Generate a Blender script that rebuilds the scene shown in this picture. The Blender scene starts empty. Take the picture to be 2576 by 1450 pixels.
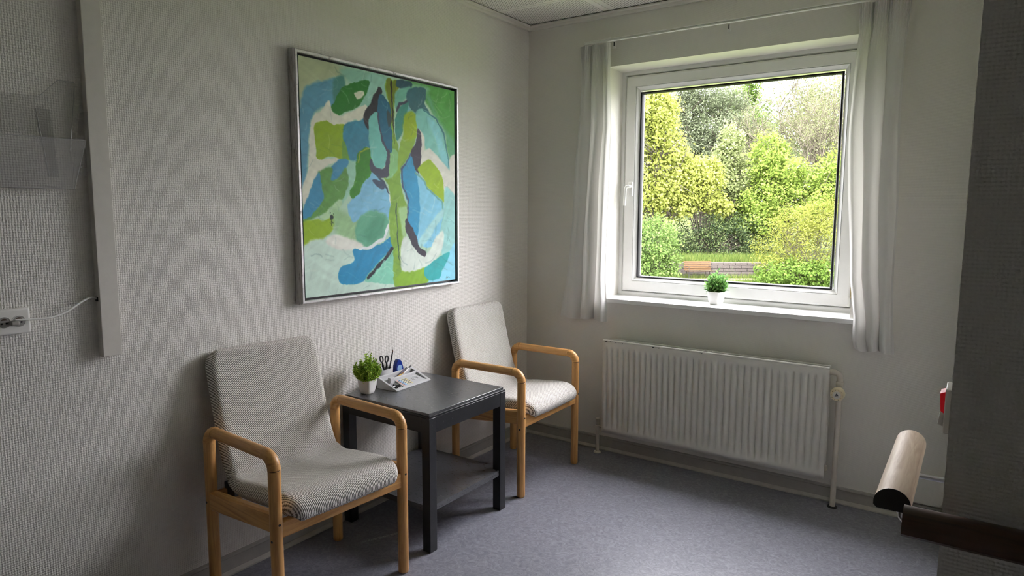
import bpy, bmesh, math, random
import numpy as np
from mathutils import Matrix, Vector

random.seed(7)
RNG = np.random.default_rng(11)
SC = bpy.context.scene
COL = SC.collection
PI = math.pi
sin, cos = math.sin, math.cos

# ------------------------------------------------------------------ camera
W_PX, H_PX = 2576, 1450
F_PX = 1684.08
YAW, PIT, ROL = math.radians(34.8498), math.radians(-6.5561), math.radians(0.23417)
CAM = np.array([2.32631, -3.50922, 1.41743])
_f = np.array([-sin(YAW) * cos(PIT), cos(YAW) * cos(PIT), sin(PIT)])
_r = np.cross(_f, [0, 0, 1.0]); _r /= np.linalg.norm(_r)
_u = np.cross(_r, _f)
_r, _u = cos(ROL) * _r + sin(ROL) * _u, -sin(ROL) * _r + cos(ROL) * _u
cd = bpy.data.cameras.new('camera'); cam = bpy.data.objects.new('camera', cd); COL.objects.link(cam)
M3 = Matrix((_r, _u, -_f)).transposed()
cam.matrix_world = Matrix.Translation(Vector(CAM)) @ M3.to_4x4()
cd.sensor_width = 36.0; cd.lens = 36.0 * F_PX / W_PX; cd.clip_start = 0.05; cd.clip_end = 300
SC.camera = cam


def ray(px, py): return _f + _r * (px - W_PX / 2) / F_PX - _u * (py - H_PX / 2) / F_PX
def onx(px, py, X=0.0): d = ray(px, py); return CAM + d * (X - CAM[0]) / d[0]
def ony(px, py, Y=0.0): d = ray(px, py); return CAM + d * (Y - CAM[1]) / d[1]
def onz(px, py, Z=0.0): d = ray(px, py); return CAM + d * (Z - CAM[2]) / d[2]
def far(px, py, depth): return CAM + ray(px, py) * depth

# ------------------------------------------------------------------ light
SKY = 40.0                     # zenith radiance of an overcast sky; the horizon is a third of it
wd = bpy.data.worlds.new('overcast_sky'); SC.world = wd; wd.use_nodes = True
bg = wd.node_tree.nodes['Background']
bg.inputs[0].default_value = (0.99, 0.955, 1.03, 1)
_wt = wd.node_tree; _tc = _wt.nodes.new('ShaderNodeTexCoord'); _sp = _wt.nodes.new('ShaderNodeSeparateXYZ')
_wt.links.new(_tc.outputs['Generated'], _sp.inputs[0])
_mr = _wt.nodes.new('ShaderNodeMapRange')                      # CIE overcast sky: (1 + 2 sin elevation) / 3
for _i, _v in ((1, 0.0), (2, 1.0), (3, SKY / 3), (4, SKY)): _mr.inputs[_i].default_value = _v
_wt.links.new(_sp.outputs[2], _mr.inputs[0]); _wt.links.new(_mr.outputs[0], bg.inputs[1])
SC.view_settings.view_transform = 'Standard'; SC.view_settings.look = 'None'
SC.view_settings.exposure = 0.0; SC.view_settings.gamma = 1.0; SC.view_settings.use_curve_mapping = False
SC.cycles.max_bounces = 10; SC.cycles.diffuse_bounces = 7; SC.cycles.glossy_bounces = 4
SC.cycles.transparent_max_bounces = 16; SC.cycles.transmission_bounces = 6
SC.cycles.sample_clamp_indirect = 12.0
SC.cycles.adaptive_threshold = 0.02; SC.cycles.use_denoising = True; SC.cycles.caustics_reflective = False; SC.cycles.caustics_refractive = False


# ------------------------------------------------------------------ materials
def lin(c):
    return tuple((x / 255 / 12.92) if x / 255 <= 0.04045 else ((x / 255 + 0.055) / 1.055) ** 2.4 for x in c)


class NT:
    def __init__(s, name, rough=0.6, spec=0.4):
        s.m = bpy.data.materials.new(name); s.m.use_nodes = True
        s.t = s.m.node_tree; s.b = s.t.nodes['Principled BSDF']
        s.b.inputs['Roughness'].default_value = rough; s.b.inputs['Specular IOR Level'].default_value = spec
        s.out = s.t.nodes['Material Output']

    def n(s, typ, **kw):
        x = s.t.nodes.new(typ)
        for k, v in kw.items():
            if hasattr(x, k): setattr(x, k, v)
            else: x.inputs[k].default_value = v
        return x

    def l(s, a, b): s.t.links.new(a, b)

    def math(s, op, a, b=None):
        x = s.n('ShaderNodeMath', operation=op)
        for i, v in enumerate((a, b)):
            if v is None: continue
            if hasattr(v, 'is_output'): s.l(v, x.inputs[i])
            else: x.inputs[i].default_value = v
        return x.outputs[0]

    def coord(s, kind='Object', scale=(1, 1, 1), rot=(0, 0, 0)):
        tc = s.n('ShaderNodeTexCoord'); mp = s.n('ShaderNodeMapping')
        s.l(tc.outputs[kind], mp.inputs['Vector']); mp.inputs['Scale'].default_value = scale; mp.inputs['Rotation'].default_value = rot
        return mp.outputs[0]

    def noise(s, vec, scale, detail=3, rough=0.55, dist=0.0):
        x = s.n('ShaderNodeTexNoise'); s.l(vec, x.inputs['Vector'])
        x.inputs['Scale'].default_value = scale; x.inputs['Detail'].default_value = detail
        x.inputs['Roughness'].default_value = rough; x.inputs['Distortion'].default_value = dist
        return x.outputs[0]

    def ramp(s, fac, stops):
        x = s.n('ShaderNodeValToRGB'); e = x.color_ramp.elements
        while len(e) < len(stops): e.new(0.5)
        for k, (p, c) in enumerate(stops):
            e[k].position = p; e[k].color = (*c, 1)
        s.l(fac, x.inputs[0]); return x.outputs[0]

    def mix(s, fac, a, b, blend='MIX'):
        x = s.n('ShaderNodeMix', data_type='RGBA', blend_type=blend)
        for sock, v in ((x.inputs[0], fac), (x.inputs[6], a), (x.inputs[7], b)):
            if hasattr(v, 'is_output'): s.l(v, sock)
            elif isinstance(v, tuple): sock.default_value = (*v, 1)
            else: sock.default_value = v
        return x.outputs[2]

    def base(s, c):
        if hasattr(c, 'is_output'): s.l(c, s.b.inputs['Base Color'])
        else: s.b.inputs['Base Color'].default_value = (*c, 1)
        return s

    def bump(s, h, strength=0.3, dist=0.002):
        x = s.n('ShaderNodeBump'); s.l(h, x.inputs['Height'])
        x.inputs['Strength'].default_value = strength; x.inputs['Distance'].default_value = dist
        s.l(x.outputs[0], s.b.inputs['Normal']); return s


def plain(name, c, rough=0.5, spec=0.4, var=0.06, vscale=30, metal=0.0, bump=0.0):
    """a near-uniform surface with faint procedural mottling"""
    k = NT(name, rough, spec); v = k.coord()
    nz = k.noise(v, vscale, 3)
    a = tuple(x * (1 - var) for x in c); b = tuple(min(1, x * (1 + var)) for x in c)
    k.base(k.ramp(nz, [(0.3, a), (0.7, b)])); k.b.inputs['Metallic'].default_value = metal
    if bump: k.bump(nz, bump, 0.001)
    return k.m


def wallpaper(name, c, pitch=0.0052, strength=0.5):
    k = NT(name, 0.62, 0.25)
    tc = k.n('ShaderNodeTexCoord'); sp = k.n('ShaderNodeSeparateXYZ'); k.l(tc.outputs['Object'], sp.inputs[0])
    a, b = k.math('ADD', sp.outputs[0], sp.outputs[1]), sp.outputs[2]
    nz = k.noise(tc.outputs['Object'], 90, 2)
    wob = k.math('MULTIPLY', nz, 0.006)
    a = k.math('ADD', a, wob)
    kk = 2 * PI / pitch
    s1 = k.math('SINE', k.math('MULTIPLY', k.math('ADD', a, b), kk * 0.5))
    s2 = k.math('SINE', k.math('MULTIPLY', k.math('SUBTRACT', a, b), kk * 0.5))
    w = k.math('MULTIPLY', s1, s2)
    lf = k.noise(tc.outputs['Object'], 260, 2)
    h = k.math('ADD', k.math('MULTIPLY', w, 0.5), k.math('MULTIPLY', lf, 0.8))
    big = k.noise(tc.outputs['Object'], 1.7, 3)
    k.base(k.ramp(big, [(0.3, tuple(x * 0.97 for x in c)), (0.7, c)]))
    k.bump(h, strength, 0.0016)
    return k.m


def wood(name, dark, light, axis, rough=0.38):
    k = NT(name, rough, 0.45)
    sc = [26, 26, 26]; sc[axis] = 1.6
    v = k.coord('Object', tuple(sc))
    n1 = k.noise(v, 2.2, 5, 0.6, 1.2)
    fine = k.coord('Object', tuple(x * 5 for x in sc)); n2 = k.noise(fine, 3.0, 3)
    c = k.ramp(n1, [(0.25, dark), (0.55, light), (0.8, tuple(min(1, x * 1.1) for x in light))])
    c = k.mix(k.math('MULTIPLY', n2, 0.35), c, dark)
    k.base(c).bump(n2, 0.08, 0.0006)
    return k.m


MAT = {}
WALLC = (0.75, 0.727, 0.685)
MAT['wall_left'] = wallpaper('woven_wallpaper', WALLC, 0.0073, 0.95)
MAT['wall_win'] = wallpaper('painted_wallpaper', (0.74, 0.717, 0.668), 0.0050, 0.35)
MAT['white'] = plain('white_paint', (0.80, 0.79, 0.76), 0.4, 0.4, 0.02)
MAT['pvc'] = plain('white_window_plastic', (0.74, 0.74, 0.72), 0.3, 0.5, 0.015)
MAT['trim'] = plain('painted_trim', (0.66, 0.63, 0.58), 0.45, 0.4, 0.03)
MAT['skirt'] = plain('grey_vinyl_skirting', (0.36, 0.345, 0.32), 0.45, 0.4, 0.05)
MAT['bead'] = plain('grey_bead_paint', (0.47, 0.45, 0.41), 0.45, 0.4, 0.08)
MAT['rad'] = plain('cream_radiator_enamel', (0.66, 0.64, 0.59), 0.38, 0.45, 0.03)
MAT['pipe'] = plain('cream_pipe_paint', (0.60, 0.55, 0.48), 0.4, 0.45, 0.05)
MAT['black'] = plain('black_plastic', (0.012, 0.012, 0.014), 0.4, 0.45, 0.1)
MAT['gasket'] = plain('black_rubber', (0.01, 0.01, 0.012), 0.6, 0.3, 0.1)
MAT['steel'] = plain('brushed_steel', (0.55, 0.55, 0.56), 0.28, 0.5, 0.04, metal=1.0)
WD, WL = lin((172, 116, 60)), lin((220, 170, 106))
for i, a in enumerate('xyz'): MAT['wood_' + a] = wood('beech_wood_' + a, WD, WL, i)
MAT['rail_y'] = wood('pale_rail_wood_y', lin((200, 168, 140)), lin((246, 226, 204)), 1, 0.6)
MAT['rail_x'] = wood('pale_rail_wood_x', lin((200, 168, 140)), lin((246, 226, 204)), 0, 0.6)
MAT['slat'] = wood('bench_slat_wood', (0.050, 0.024, 0.009), (0.115, 0.066, 0.032), 0, 0.6)
MAT['slat'].node_tree.nodes['Principled BSDF'].inputs['Specular IOR Level'].default_value = 0.05

k = NT('marbled_linoleum', 0.36, 0.42); v = k.coord()
n1 = k.noise(v, 26, 6, 0.7, 2.6); n2 = k.noise(v, 7, 4, 0.6, 1.0); n3 = k.noise(v, 130, 4, 0.7, 1.5)
c = k.ramp(n1, [(0.30, (0.115, 0.116, 0.145)), (0.5, (0.225, 0.226, 0.270)), (0.68, (0.37, 0.372, 0.43))])
c = k.mix(k.math('MULTIPLY', n3, 0.55), c, (0.15, 0.15, 0.185))
c = k.mix(k.math('MULTIPLY', n2, 0.25), c, (0.25, 0.245, 0.27))
_p = onz(962, 1352); mp = k.n('ShaderNodeMapping', vector_type='TEXTURE'); tcf = k.n('ShaderNodeTexCoord'); k.l(tcf.outputs['Object'], mp.inputs[0])   # pale scuff under the near chair
mp.inputs['Location'].default_value = (_p[0], _p[1], 0); mp.inputs['Rotation'].default_value = (0, 0, 1.15); mp.inputs['Scale'].default_value = (0.15, 0.012, 1)
gr = k.n('ShaderNodeTexGradient', gradient_type='SPHERICAL'); k.l(mp.outputs[0], gr.inputs[0])
sc_ = k.math('MULTIPLY', k.math('MULTIPLY', gr.outputs['Fac'], 1.3), k.math('GREATER_THAN', n3, 0.50))
c = k.mix(sc_, c, (0.62, 0.62, 0.63))
k.base(c).bump(n3, 0.12, 0.0007)
k.l(k.ramp(n3, [(0.3, (0.28,) * 3), (0.7, (0.46,) * 3)]), k.b.inputs['Roughness'])
MAT['floor'] = k.m

k = NT('black_painted_wood', 0.34, 0.45); v = k.coord()
n1 = k.noise(v, 9, 5, 0.65, 0.6); n2 = k.noise(k.coord('Object', (3, 60, 60), (0, 0, 0.5)), 3, 4)
k.base(k.ramp(n1, [(0.3, (0.014, 0.015, 0.018)), (0.7, (0.026, 0.027, 0.031))]))
k.l(k.ramp(n2, [(0.35, (0.30,) * 3), (0.7, (0.48,) * 3)]), k.b.inputs['Roughness']); k.bump(n2, 0.05, 0.0006)
MAT['table'] = k.m
k = NT('worn_black_laminate', 0.30, 0.5); v = k.coord()
n1 = k.noise(v, 7, 5, 0.65, 0.8); n2 = k.noise(k.coord('Object', (20, 90, 90), (0, 0, 0.6)), 2, 5, 0.7)
k.base(k.ramp(n1, [(0.3, (0.040, 0.042, 0.047)), (0.7, (0.054, 0.056, 0.062))]))
k.l(k.ramp(n2, [(0.35, (0.26,) * 3), (0.7, (0.36,) * 3)]), k.b.inputs['Roughness'])
k.b.inputs['IOR'].default_value = 2.1
MAT['tabletop'] = k.m

# ribbed tweed fabric (UV in metres)
k = NT('ribbed_grey_fabric', 0.9, 0.1)
tc = k.n('ShaderNodeTexCoord'); sp = k.n('ShaderNodeSeparateXYZ'); k.l(tc.outputs['UV'], sp.inputs[0])
nz = k.noise(tc.outputs['UV'], 420, 2)
wv = k.noise(tc.outputs['UV'], 30, 2)
ph = k.math('ADD', k.math('MULTIPLY', k.math('ADD', sp.outputs[0], k.math('MULTIPLY', sp.outputs[1], 0.55)), 2 * PI / 0.0064), k.math('MULTIPLY', wv, 1.2))
st = k.math('ADD', k.math('MULTIPLY', k.math('SINE', ph), 0.5), 0.5)
cross = k.math('SINE', k.math('MULTIPLY', k.math('SUBTRACT', sp.outputs[1], k.math('MULTIPLY', sp.outputs[0], 0.55)), 2 * PI / 0.0075))
hh = k.math('ADD', st, k.math('MULTIPLY', cross, 0.18))
fac = k.math('ADD', k.math('MULTIPLY', hh, 0.62), k.math('MULTIPLY', k.math('SUBTRACT', nz, 0.5), 1.3))
k.base(k.ramp(fac, [(0.05, (0.17, 0.155, 0.14)), (0.28, (0.57, 0.54, 0.505)), (0.55, (0.86, 0.835, 0.79))]))
k.bump(hh, 0.6, 0.0016)
MAT['fabric'] = k.m

# translucent white cotton
k = NT('white_curtain_cotton', 0.85, 0.1)
tr = k.n('ShaderNodeBsdfTranslucent'); tr.inputs[0].default_value = (0.80, 0.78, 0.72, 1)
df = k.n('ShaderNodeBsdfDiffuse'); vv = k.coord('Object', (300, 300, 300)); nz = k.noise(vv, 2, 2)
k.l(k.ramp(nz, [(0.3, (0.71, 0.70, 0.69)), (0.7, (0.77, 0.76, 0.75))]), df.inputs[0])
mx = k.n('ShaderNodeMixShader'); mx.inputs[0].default_value = 0.19
k.l(df.outputs[0], mx.inputs[1]); k.l(tr.outputs[0], mx.inputs[2]); k.l(mx.outputs[0], k.out.inputs[0])
MAT['curtain'] = k.m

# window pane / acrylic: thin clear sheets
def clear(name, tint, refl, rough=0.0, haze=0.0):
    k = NT(name)
    tp = k.n('ShaderNodeBsdfTransparent'); tp.inputs[0].default_value = (*tint, 1)
    gl = k.n('ShaderNodeBsdfGlossy'); gl.inputs['Roughness'].default_value = rough; gl.inputs[0].default_value = (0.9, 0.9, 0.9, 1)
    lw = k.n('ShaderNodeLayerWeight'); lw.inputs[0].default_value = 0.5          # Schlick, the same for both faces of the sheet
    fr = k.math('ADD', k.math('MULTIPLY', k.math('POWER', lw.outputs['Facing'], 5.0), 1 - refl), refl)
    mx = k.n('ShaderNodeMixShader'); k.l(fr, mx.inputs[0]); k.l(tp.outputs[0], mx.inputs[1]); k.l(gl.outputs[0], mx.inputs[2])
    df = k.n('ShaderNodeBsdfDiffuse'); df.inputs[0].default_value = (0.8, 0.8, 0.82, 1)      # faint pale diffuse layer, even over the sheet
    m2 = k.n('ShaderNodeMixShader'); m2.inputs[0].default_value = haze; k.l(mx.outputs[0], m2.inputs[1]); k.l(df.outputs[0], m2.inputs[2])
    k.l(m2.outputs[0], k.out.inputs[0]); return k.m
MAT['glass'] = clear('window_glass', (0.97, 0.98, 0.97), 0.025)
MAT['acrylic'] = clear('clear_acrylic', (0.97, 0.97, 0.97), 0.035, 0.05, 0.05)
MAT['acrylic_edge'] = plain('acrylic_edge_glint', (0.5, 0.5, 0.5), 0.15, 0.6, 0.05)  # pale base colour stands in for glints along the acrylic edges

k = NT('silver_leaf_frame', 0.32, 0.5); k.b.inputs['Metallic'].default_value = 0.85
v = k.coord('Object', (40, 6, 6)); n1 = k.noise(v, 4, 4, 0.7)
k.base(k.ramp(n1, [(0.28, (0.16, 0.145, 0.14)), (0.42, (0.62, 0.60, 0.60)), (0.7, (0.80, 0.79, 0.79))])).bump(n1, 0.2, 0.001)
MAT['frame'] = k.m
k = NT('shaded_frame_side', 0.5, 0.4); v = k.coord('Object', (60, 60, 3)); n1 = k.noise(v, 3, 4, 0.7)
k.base(k.ramp(n1, [(0.3, (0.06, 0.05, 0.048)), (0.7, (0.24, 0.215, 0.21))]))  # shade of the frame's side put into the colour; not assigned
MAT['frame_side'] = k.m

k = NT('acrylic_painting', 0.5, 0.15)
at = k.n('ShaderNodeAttribute', attribute_name='paint')
v = k.coord('Object', (1, 1, 1)); n1 = k.noise(v, 60, 5, 0.7, 2.5); n2 = k.noise(v, 14, 4, 0.6, 3.0)
c = k.mix(k.math('MULTIPLY', n2, 0.05), at.outputs['Color'], (0.75, 0.80, 0.72))
k.base(c).bump(k.math('ADD', n1, n2), 0.18, 0.002)
MAT['paint'] = k.m

# perforated ceiling board (object coordinates, panel-local)
k = NT('perforated_ceiling_board', 0.7, 0.2)
tc = k.n('ShaderNodeTexCoord'); sp = k.n('ShaderNodeSeparateXYZ'); k.l(tc.outputs['Object'], sp.inputs[0])
P_ = 0.0148
def cell(x): return k.math('SUBTRACT', k.math('FRACT', k.math('ADD', k.math('DIVIDE', x, P_), 500.0)), 0.5)
dx, dy = cell(sp.outputs[0]), cell(sp.outputs[1])
rr = k.math('SQRT', k.math('ADD', k.math('MULTIPLY', dx, dx), k.math('MULTIPLY', dy, dy)))
hole = k.math('LESS_THAN', rr, 0.24)
inx = k.math('LESS_THAN', k.math('ABSOLUTE', sp.outputs[0]), 0.262)
iny = k.math('LESS_THAN', k.math('ABSOLUTE', sp.outputs[1]), 0.276)
hole = k.math('MULTIPLY', hole, k.math('MULTIPLY', inx, iny))
k.base(k.mix(hole, (0.90, 0.875, 0.82), (0.11, 0.095, 0.085)))
MAT['ceil'] = k.m


def leafmat(name, c1, c2, c3, trans=0.35, rough=0.6, spec=0.04):
    k = NT(name, rough, spec)
    ge = k.n('ShaderNodeNewGeometry'); v = k.coord('Object'); nz = k.noise(v, 1.4, 3)
    f = k.math('ADD', k.math('MULTIPLY', ge.outputs['Random Per Island'], 0.65), k.math('MULTIPLY', nz, 0.4))
    c = k.ramp(f, [(0.15, c1), (0.5, c2), (0.9, c3)])
    k.base(c)
    tr = k.n('ShaderNodeBsdfTranslucent'); k.l(c, tr.inputs[0])
    mx = k.n('ShaderNodeMixShader'); mx.inputs[0].default_value = trans
    k.l(k.b.outputs[0], mx.inputs[1]); k.l(tr.outputs[0], mx.inputs[2]); k.l(mx.outputs[0], k.out.inputs[0])
    return k.m


# ------------------------------------------------------------------ mesh helpers
class MB:
    def __init__(s): s.v = []; s.f = []

    def add(s, vs, fs):
        o = len(s.v); s.v.extend(tuple(map(float, p)) for p in vs); s.f.extend(tuple(i + o for i in q) for q in fs); return s

    def box(s, lo, hi, R=None, c=None):
        (a, b, c0), (d, e, g) = lo, hi
        vs = [(x, y, z) for x in (a, d) for y in (b, e) for z in (c0, g)]
        fs = [(0, 1, 3, 2), (4, 6, 7, 5), (0, 4, 5, 1), (2, 3, 7, 6), (0, 2, 6, 4), (1, 5, 7, 3)]
        if R is not None: vs = [tuple(R @ Vector(p) + Vector(c or (0, 0, 0))) for p in vs]
        return s.add(vs, fs)

    def ring(s, rings, closed_ends=True, loop=False):
        """loft a list of equal-length vertex rings"""
        n = len(rings[0]); vs = [p for r in rings for p in r]; fs = []
        m = len(rings)
        for i in range(m if loop else m - 1):
            for j in range(n):
                a, b = i * n + j, i * n + (j + 1) % n; i2 = (i + 1) % m
                fs.append((a, b, i2 * n + (j + 1) % n, i2 * n + j))
        if closed_ends and not loop:
            fs.append(tuple(reversed(range(n)))); fs.append(tuple((m - 1) * n + j for j in range(n)))
        return s.add(vs, fs)

    def tube(s, path, r, n=12, caps=True, loop=False, flat=1.0):
        P = [Vector(p) for p in path]; m = len(P); rs = [float(q) for q in r] if isinstance(r, (list, tuple)) else [float(r)] * m
        rings = []; up = None
        for i in range(m):
            if loop: t = (P[(i + 1) % m] - P[i - 1]).normalized()
            else: t = (P[min(i + 1, m - 1)] - P[max(i - 1, 0)]).normalized()
            if up is None:
                up = Vector((0, 0, 1)) if abs(t.z) < 0.9 else Vector((1, 0, 0))
            a = t.cross(up)
            if a.length < 1e-5: a = t.cross(Vector((0.3, 1, 0.2)))
            a.normalize(); b = a.cross(t).normalized(); up = b
            rings.append([tuple(P[i] + rs[i] * (cos(2 * PI * j / n) * a + flat * sin(2 * PI * j / n) * b)) for j in range(n)])
        return s.ring(rings, caps, loop)

    def lathe(s, prof, n=24, c=(0, 0, 0), axis='z', caps=True):
        rings = []
        for (r, z) in prof:
            rg = []
            for j in range(n):
                x, y = r * cos(2 * PI * j / n), r * sin(2 * PI * j / n)
                p = {'z': (x, y, z), 'x': (z, x, y), 'y': (x, z, y)}[axis]
                rg.append((p[0] + c[0], p[1] + c[1], p[2] + c[2]))
            rings.append(rg)
        return s.ring(rings, caps)

    def prism(s, poly, h0, h1, fn):
        """extrude polygon; fn(a,b,h) -> xyz"""
        return s.ring([[fn(a, b, h0) for a, b in poly], [fn(a, b, h1) for a, b in poly]])

    def build(s, name, mat, parent=None, smooth=True, angle=38, bevel=0.0, seg=2, loc=None, uv=None, solid=0.0):
        me = bpy.data.meshes.new(name); me.from_pydata(s.v, [], s.f); me.update()
        bm = bmesh.new(); bm.from_mesh(me); bmesh.ops.recalc_face_normals(bm, faces=bm.faces); bm.to_mesh(me); bm.free()
        if smooth:
            for p in me.polygons: p.use_smooth = True
            me.set_sharp_from_angle(angle=math.radians(angle))
        me.materials.append(MAT[mat] if isinstance(mat, str) else mat)
        if uv is not None:
            ul = me.uv_layers.new(name='UVMap'); idx = np.empty(len(me.loops), dtype=np.int32); me.loops.foreach_get('vertex_index', idx)
            ul.data.foreach_set('uv', np.asarray(uv, dtype=np.float32)[idx].ravel())
        o = bpy.data.objects.new(name, me); COL.objects.link(o)
        if parent is not None: o.parent = parent
        if loc is not None: o.location = loc
        if bevel:
            b = o.modifiers.new('bevel', 'BEVEL'); b.width = bevel; b.segments = seg; b.limit_method = 'ANGLE'; b.angle_limit = math.radians(35)
        if solid:
            b = o.modifiers.new('thickness', 'SOLIDIFY'); b.thickness = solid; b.offset = 0
        return o


def thing(name, label, cat, loc=(0, 0, 0), rz=0.0, group=None):
    o = bpy.data.objects.new(name, None); COL.objects.link(o); o.empty_display_size = 0.05
    o.location = loc; o.rotation_euler = (0, 0, rz); o['label'] = label; o['category'] = cat
    if group: o['group'] = group
    return o


def tag(o, label, cat, group=None):
    o['label'] = label; o['category'] = cat
    if group: o['group'] = group
    return o


def struct(o, label, cat):
    o['kind'] = 'structure'; o['label'] = label; o['category'] = cat; return o


def rawmesh(name, verts, faces_n, mat, parent=None):
    """fast mesh: verts (N,3), faces (M,k) uniform polygons"""
    me = bpy.data.meshes.new(name); V = np.asarray(verts, np.float32); Fc = np.asarray(faces_n, np.int32)
    me.vertices.add(len(V)); me.vertices.foreach_set('co', V.ravel())
    m, kk = Fc.shape; me.loops.add(m * kk); me.loops.foreach_set('vertex_index', Fc.ravel())
    me.polygons.add(m); me.polygons.foreach_set('loop_start', np.arange(0, m * kk, kk, dtype=np.int32))
    me.polygons.foreach_set('loop_total', np.full(m, kk, np.int32)); me.update(calc_edges=True); me.validate()
    me.materials.append(MAT[mat] if isinstance(mat, str) else mat)
    o = bpy.data.objects.new(name, me); COL.objects.link(o)
    if parent is not None: o.parent = parent
    return o


# ------------------------------------------------------------------ room shell
CEIL = 2.53
RX, RY = 2.305, -2.12          # protruding corner of the right-hand wall
WX0, WX1, WZ0, WZ1 = 0.54, 1.845, 0.895, 2.229   # window opening
FD = 0.1885                    # depth of the reveal to the frame
XB, YB = 4.2, -5.6

m = MB().box((-0.25, YB - 0.2, -0.25), (XB + 0.2, 0.30, 0.0))
struct(m.build('floor', 'floor', smooth=False), 'grey violet marbled linoleum floor', 'floor')
m = MB().box((-0.25, YB - 0.2, 0.0), (0.0, 0.30, 2.75))
struct(m.build('wall_left', 'wall_left', smooth=False), 'off-white woven wallpaper wall carrying the painting', 'wall')
m = MB()
m.box((0.0, 0.0, 0.0), (WX0, 0.30, 2.75)); m.box((WX1, 0.0, 0.0), (XB + 0.2, 0.30, 2.75))
m.box((WX0, 0.0, 0.0), (WX1, 0.30, WZ0)); m.box((WX0, 0.0, WZ1), (WX1, 0.30, 2.75))
struct(m.build('wall_back', 'wall_win', smooth=False), 'off-white painted wall around the window', 'wall')
m = MB().box((RX, RY, 0.0), (RX + 0.12, 0.0, 2.6)); m.box((RX + 0.12, RY, 0.0), (XB, RY + 0.12, 2.6))
struct(m.build('wall_right', 'wall_left', smooth=False), 'shaded wallpapered wall corner with two wooden handrails', 'wall')
m = MB().box((0.0, YB - 0.2, 0.0), (XB + 0.2, YB, 2.75)); m.box((XB, YB, 0.0), (XB + 0.2, 0.0, 2.75))
struct(m.build('wall_front', 'wall_win', smooth=False), 'off-white walls closing the room off', 'wall')

# ceiling: carrier slab plus perforated boards
m = MB().box((-0.25, YB - 0.2, CEIL + 0.012), (XB + 0.2, 0.30, CEIL + 0.25))
ce = struct(m.build('ceiling', plain('dark_ceiling_void', (0.03, 0.03, 0.03), 0.9), smooth=False), 'ceiling of white perforated boards', 'ceiling')
xs = [0.012, 0.555]; ys = [-0.012, -0.33]
while xs[-1] < XB: xs.append(xs[-1] + 0.6)
while ys[-1] > YB: ys.append(ys[-1] - 0.6)
PANELS = {}
for i in range(len(xs) - 1):
    for j in range(len(ys) - 1):
        w, d = xs[i + 1] - xs[i] - 0.003, ys[j] - ys[j + 1] - 0.003
        cx, cy = xs[i + 1] - 0.3, ys[j + 1] + 0.3        # holes are laid out from the far seam
        x0, x1, y0, y1 = xs[i] + 0.0015 - cx, xs[i + 1] - 0.0015 - cx, ys[j + 1] + 0.0015 - cy, ys[j] - 0.0015 - cy
        key = (round(x0, 3), round(y1, 3))
        if key not in PANELS:
            o = MB().box((x0, y0, 0), (x1, y1, 0.012)).build('ceiling_panel', 'ceil', ce, smooth=False)
            PANELS[key] = o
        else:
            o = PANELS[key].copy(); COL.objects.link(o); o.parent = ce
        o.location = (cx, cy, CEIL)


def sweep(poly, p0, p1, inward):
    """moulding: 2D section (out from wall, up) swept p0->p1"""
    p0, p1, inw = Vector(p0), Vector(p1), Vector(inward)
    r = [[tuple(p + inw * a + Vector((0, 0, b))) for a, b in poly] for p in (p0, p1)]
    return MB().ring(r)


corn = [(0, 2.497), (0.018, 2.497), (0.022, 2.503), (0.022, 2.512), (0.030, 2.518), (0.030, 2.524), (0, 2.524)]
struct(sweep(corn, (0, YB, 0), (0, 0, 0), (1, 0, 0)).build('trim_1', 'trim'), 'painted ceiling moulding along the painting wall', 'trim')
struct(sweep(corn, (0, 0, 0), (RX, 0, 0), (0, -1, 0)).build('trim_2', 'trim'), 'painted ceiling moulding above the window', 'trim')
skp = [(0, 0.018), (0.012, 0.018), (0.010, 0.066), (0.014, 0.070), (0.012, 0.078), (0, 0.080)]
foot = [(0, 0), (0.024, 0), (0.024, 0.006), (0.014, 0.018), (0, 0.018)]
for nm, a, b, inw, lab in (('baseboard_left', (0, YB, 0), (0, 0, 0), (1, 0, 0), 'grey skirting under the painting wall'),
                           ('baseboard_back', (0, 0, 0), (RX, 0, 0), (0, -1, 0), 'grey skirting under the radiator'),
                           ('baseboard_right', (RX, RY, 0), (XB, RY, 0), (0, -1, 0), 'grey skirting below the dark wall corner')):
    o = struct(sweep(skp, a, b, inw).build(nm, 'skirt'), lab, 'skirting')
    sweep(foot, a, b, inw).build('floor_bead', 'bead', o)

# ------------------------------------------------------------------ window
win = bpy.data.objects.new('window_1', None); COL.objects.link(win); win.location = (0, 0, 0)
struct(win, 'white framed window looking onto the garden', 'window')
GX0, GX1, GZ0, GZ1 = 0.6576, 1.7209, 1.0295, 2.1028
YF = FD


def frame_ring(mat, x0, x1, z0, z1, prof, name, parent):
    """mitred frame: prof list of (inset from outer edge, y)"""
    sides = []
    def corner(i, ins, y):
        return [(x0 + ins, y, z0 + ins), (x1 - ins, y, z0 + ins), (x1 - ins, y, z1 - ins), (x0 + ins, y, z1 - ins)][i]
    for i in range(4):
        j = (i + 1) % 4
        mb = MB().ring([[corner(i, a, y) for a, y in prof], [corner(j, a, y) for a, y in prof]])
        sides.append(mb.build(name, mat, parent, angle=20))
    return sides


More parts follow.
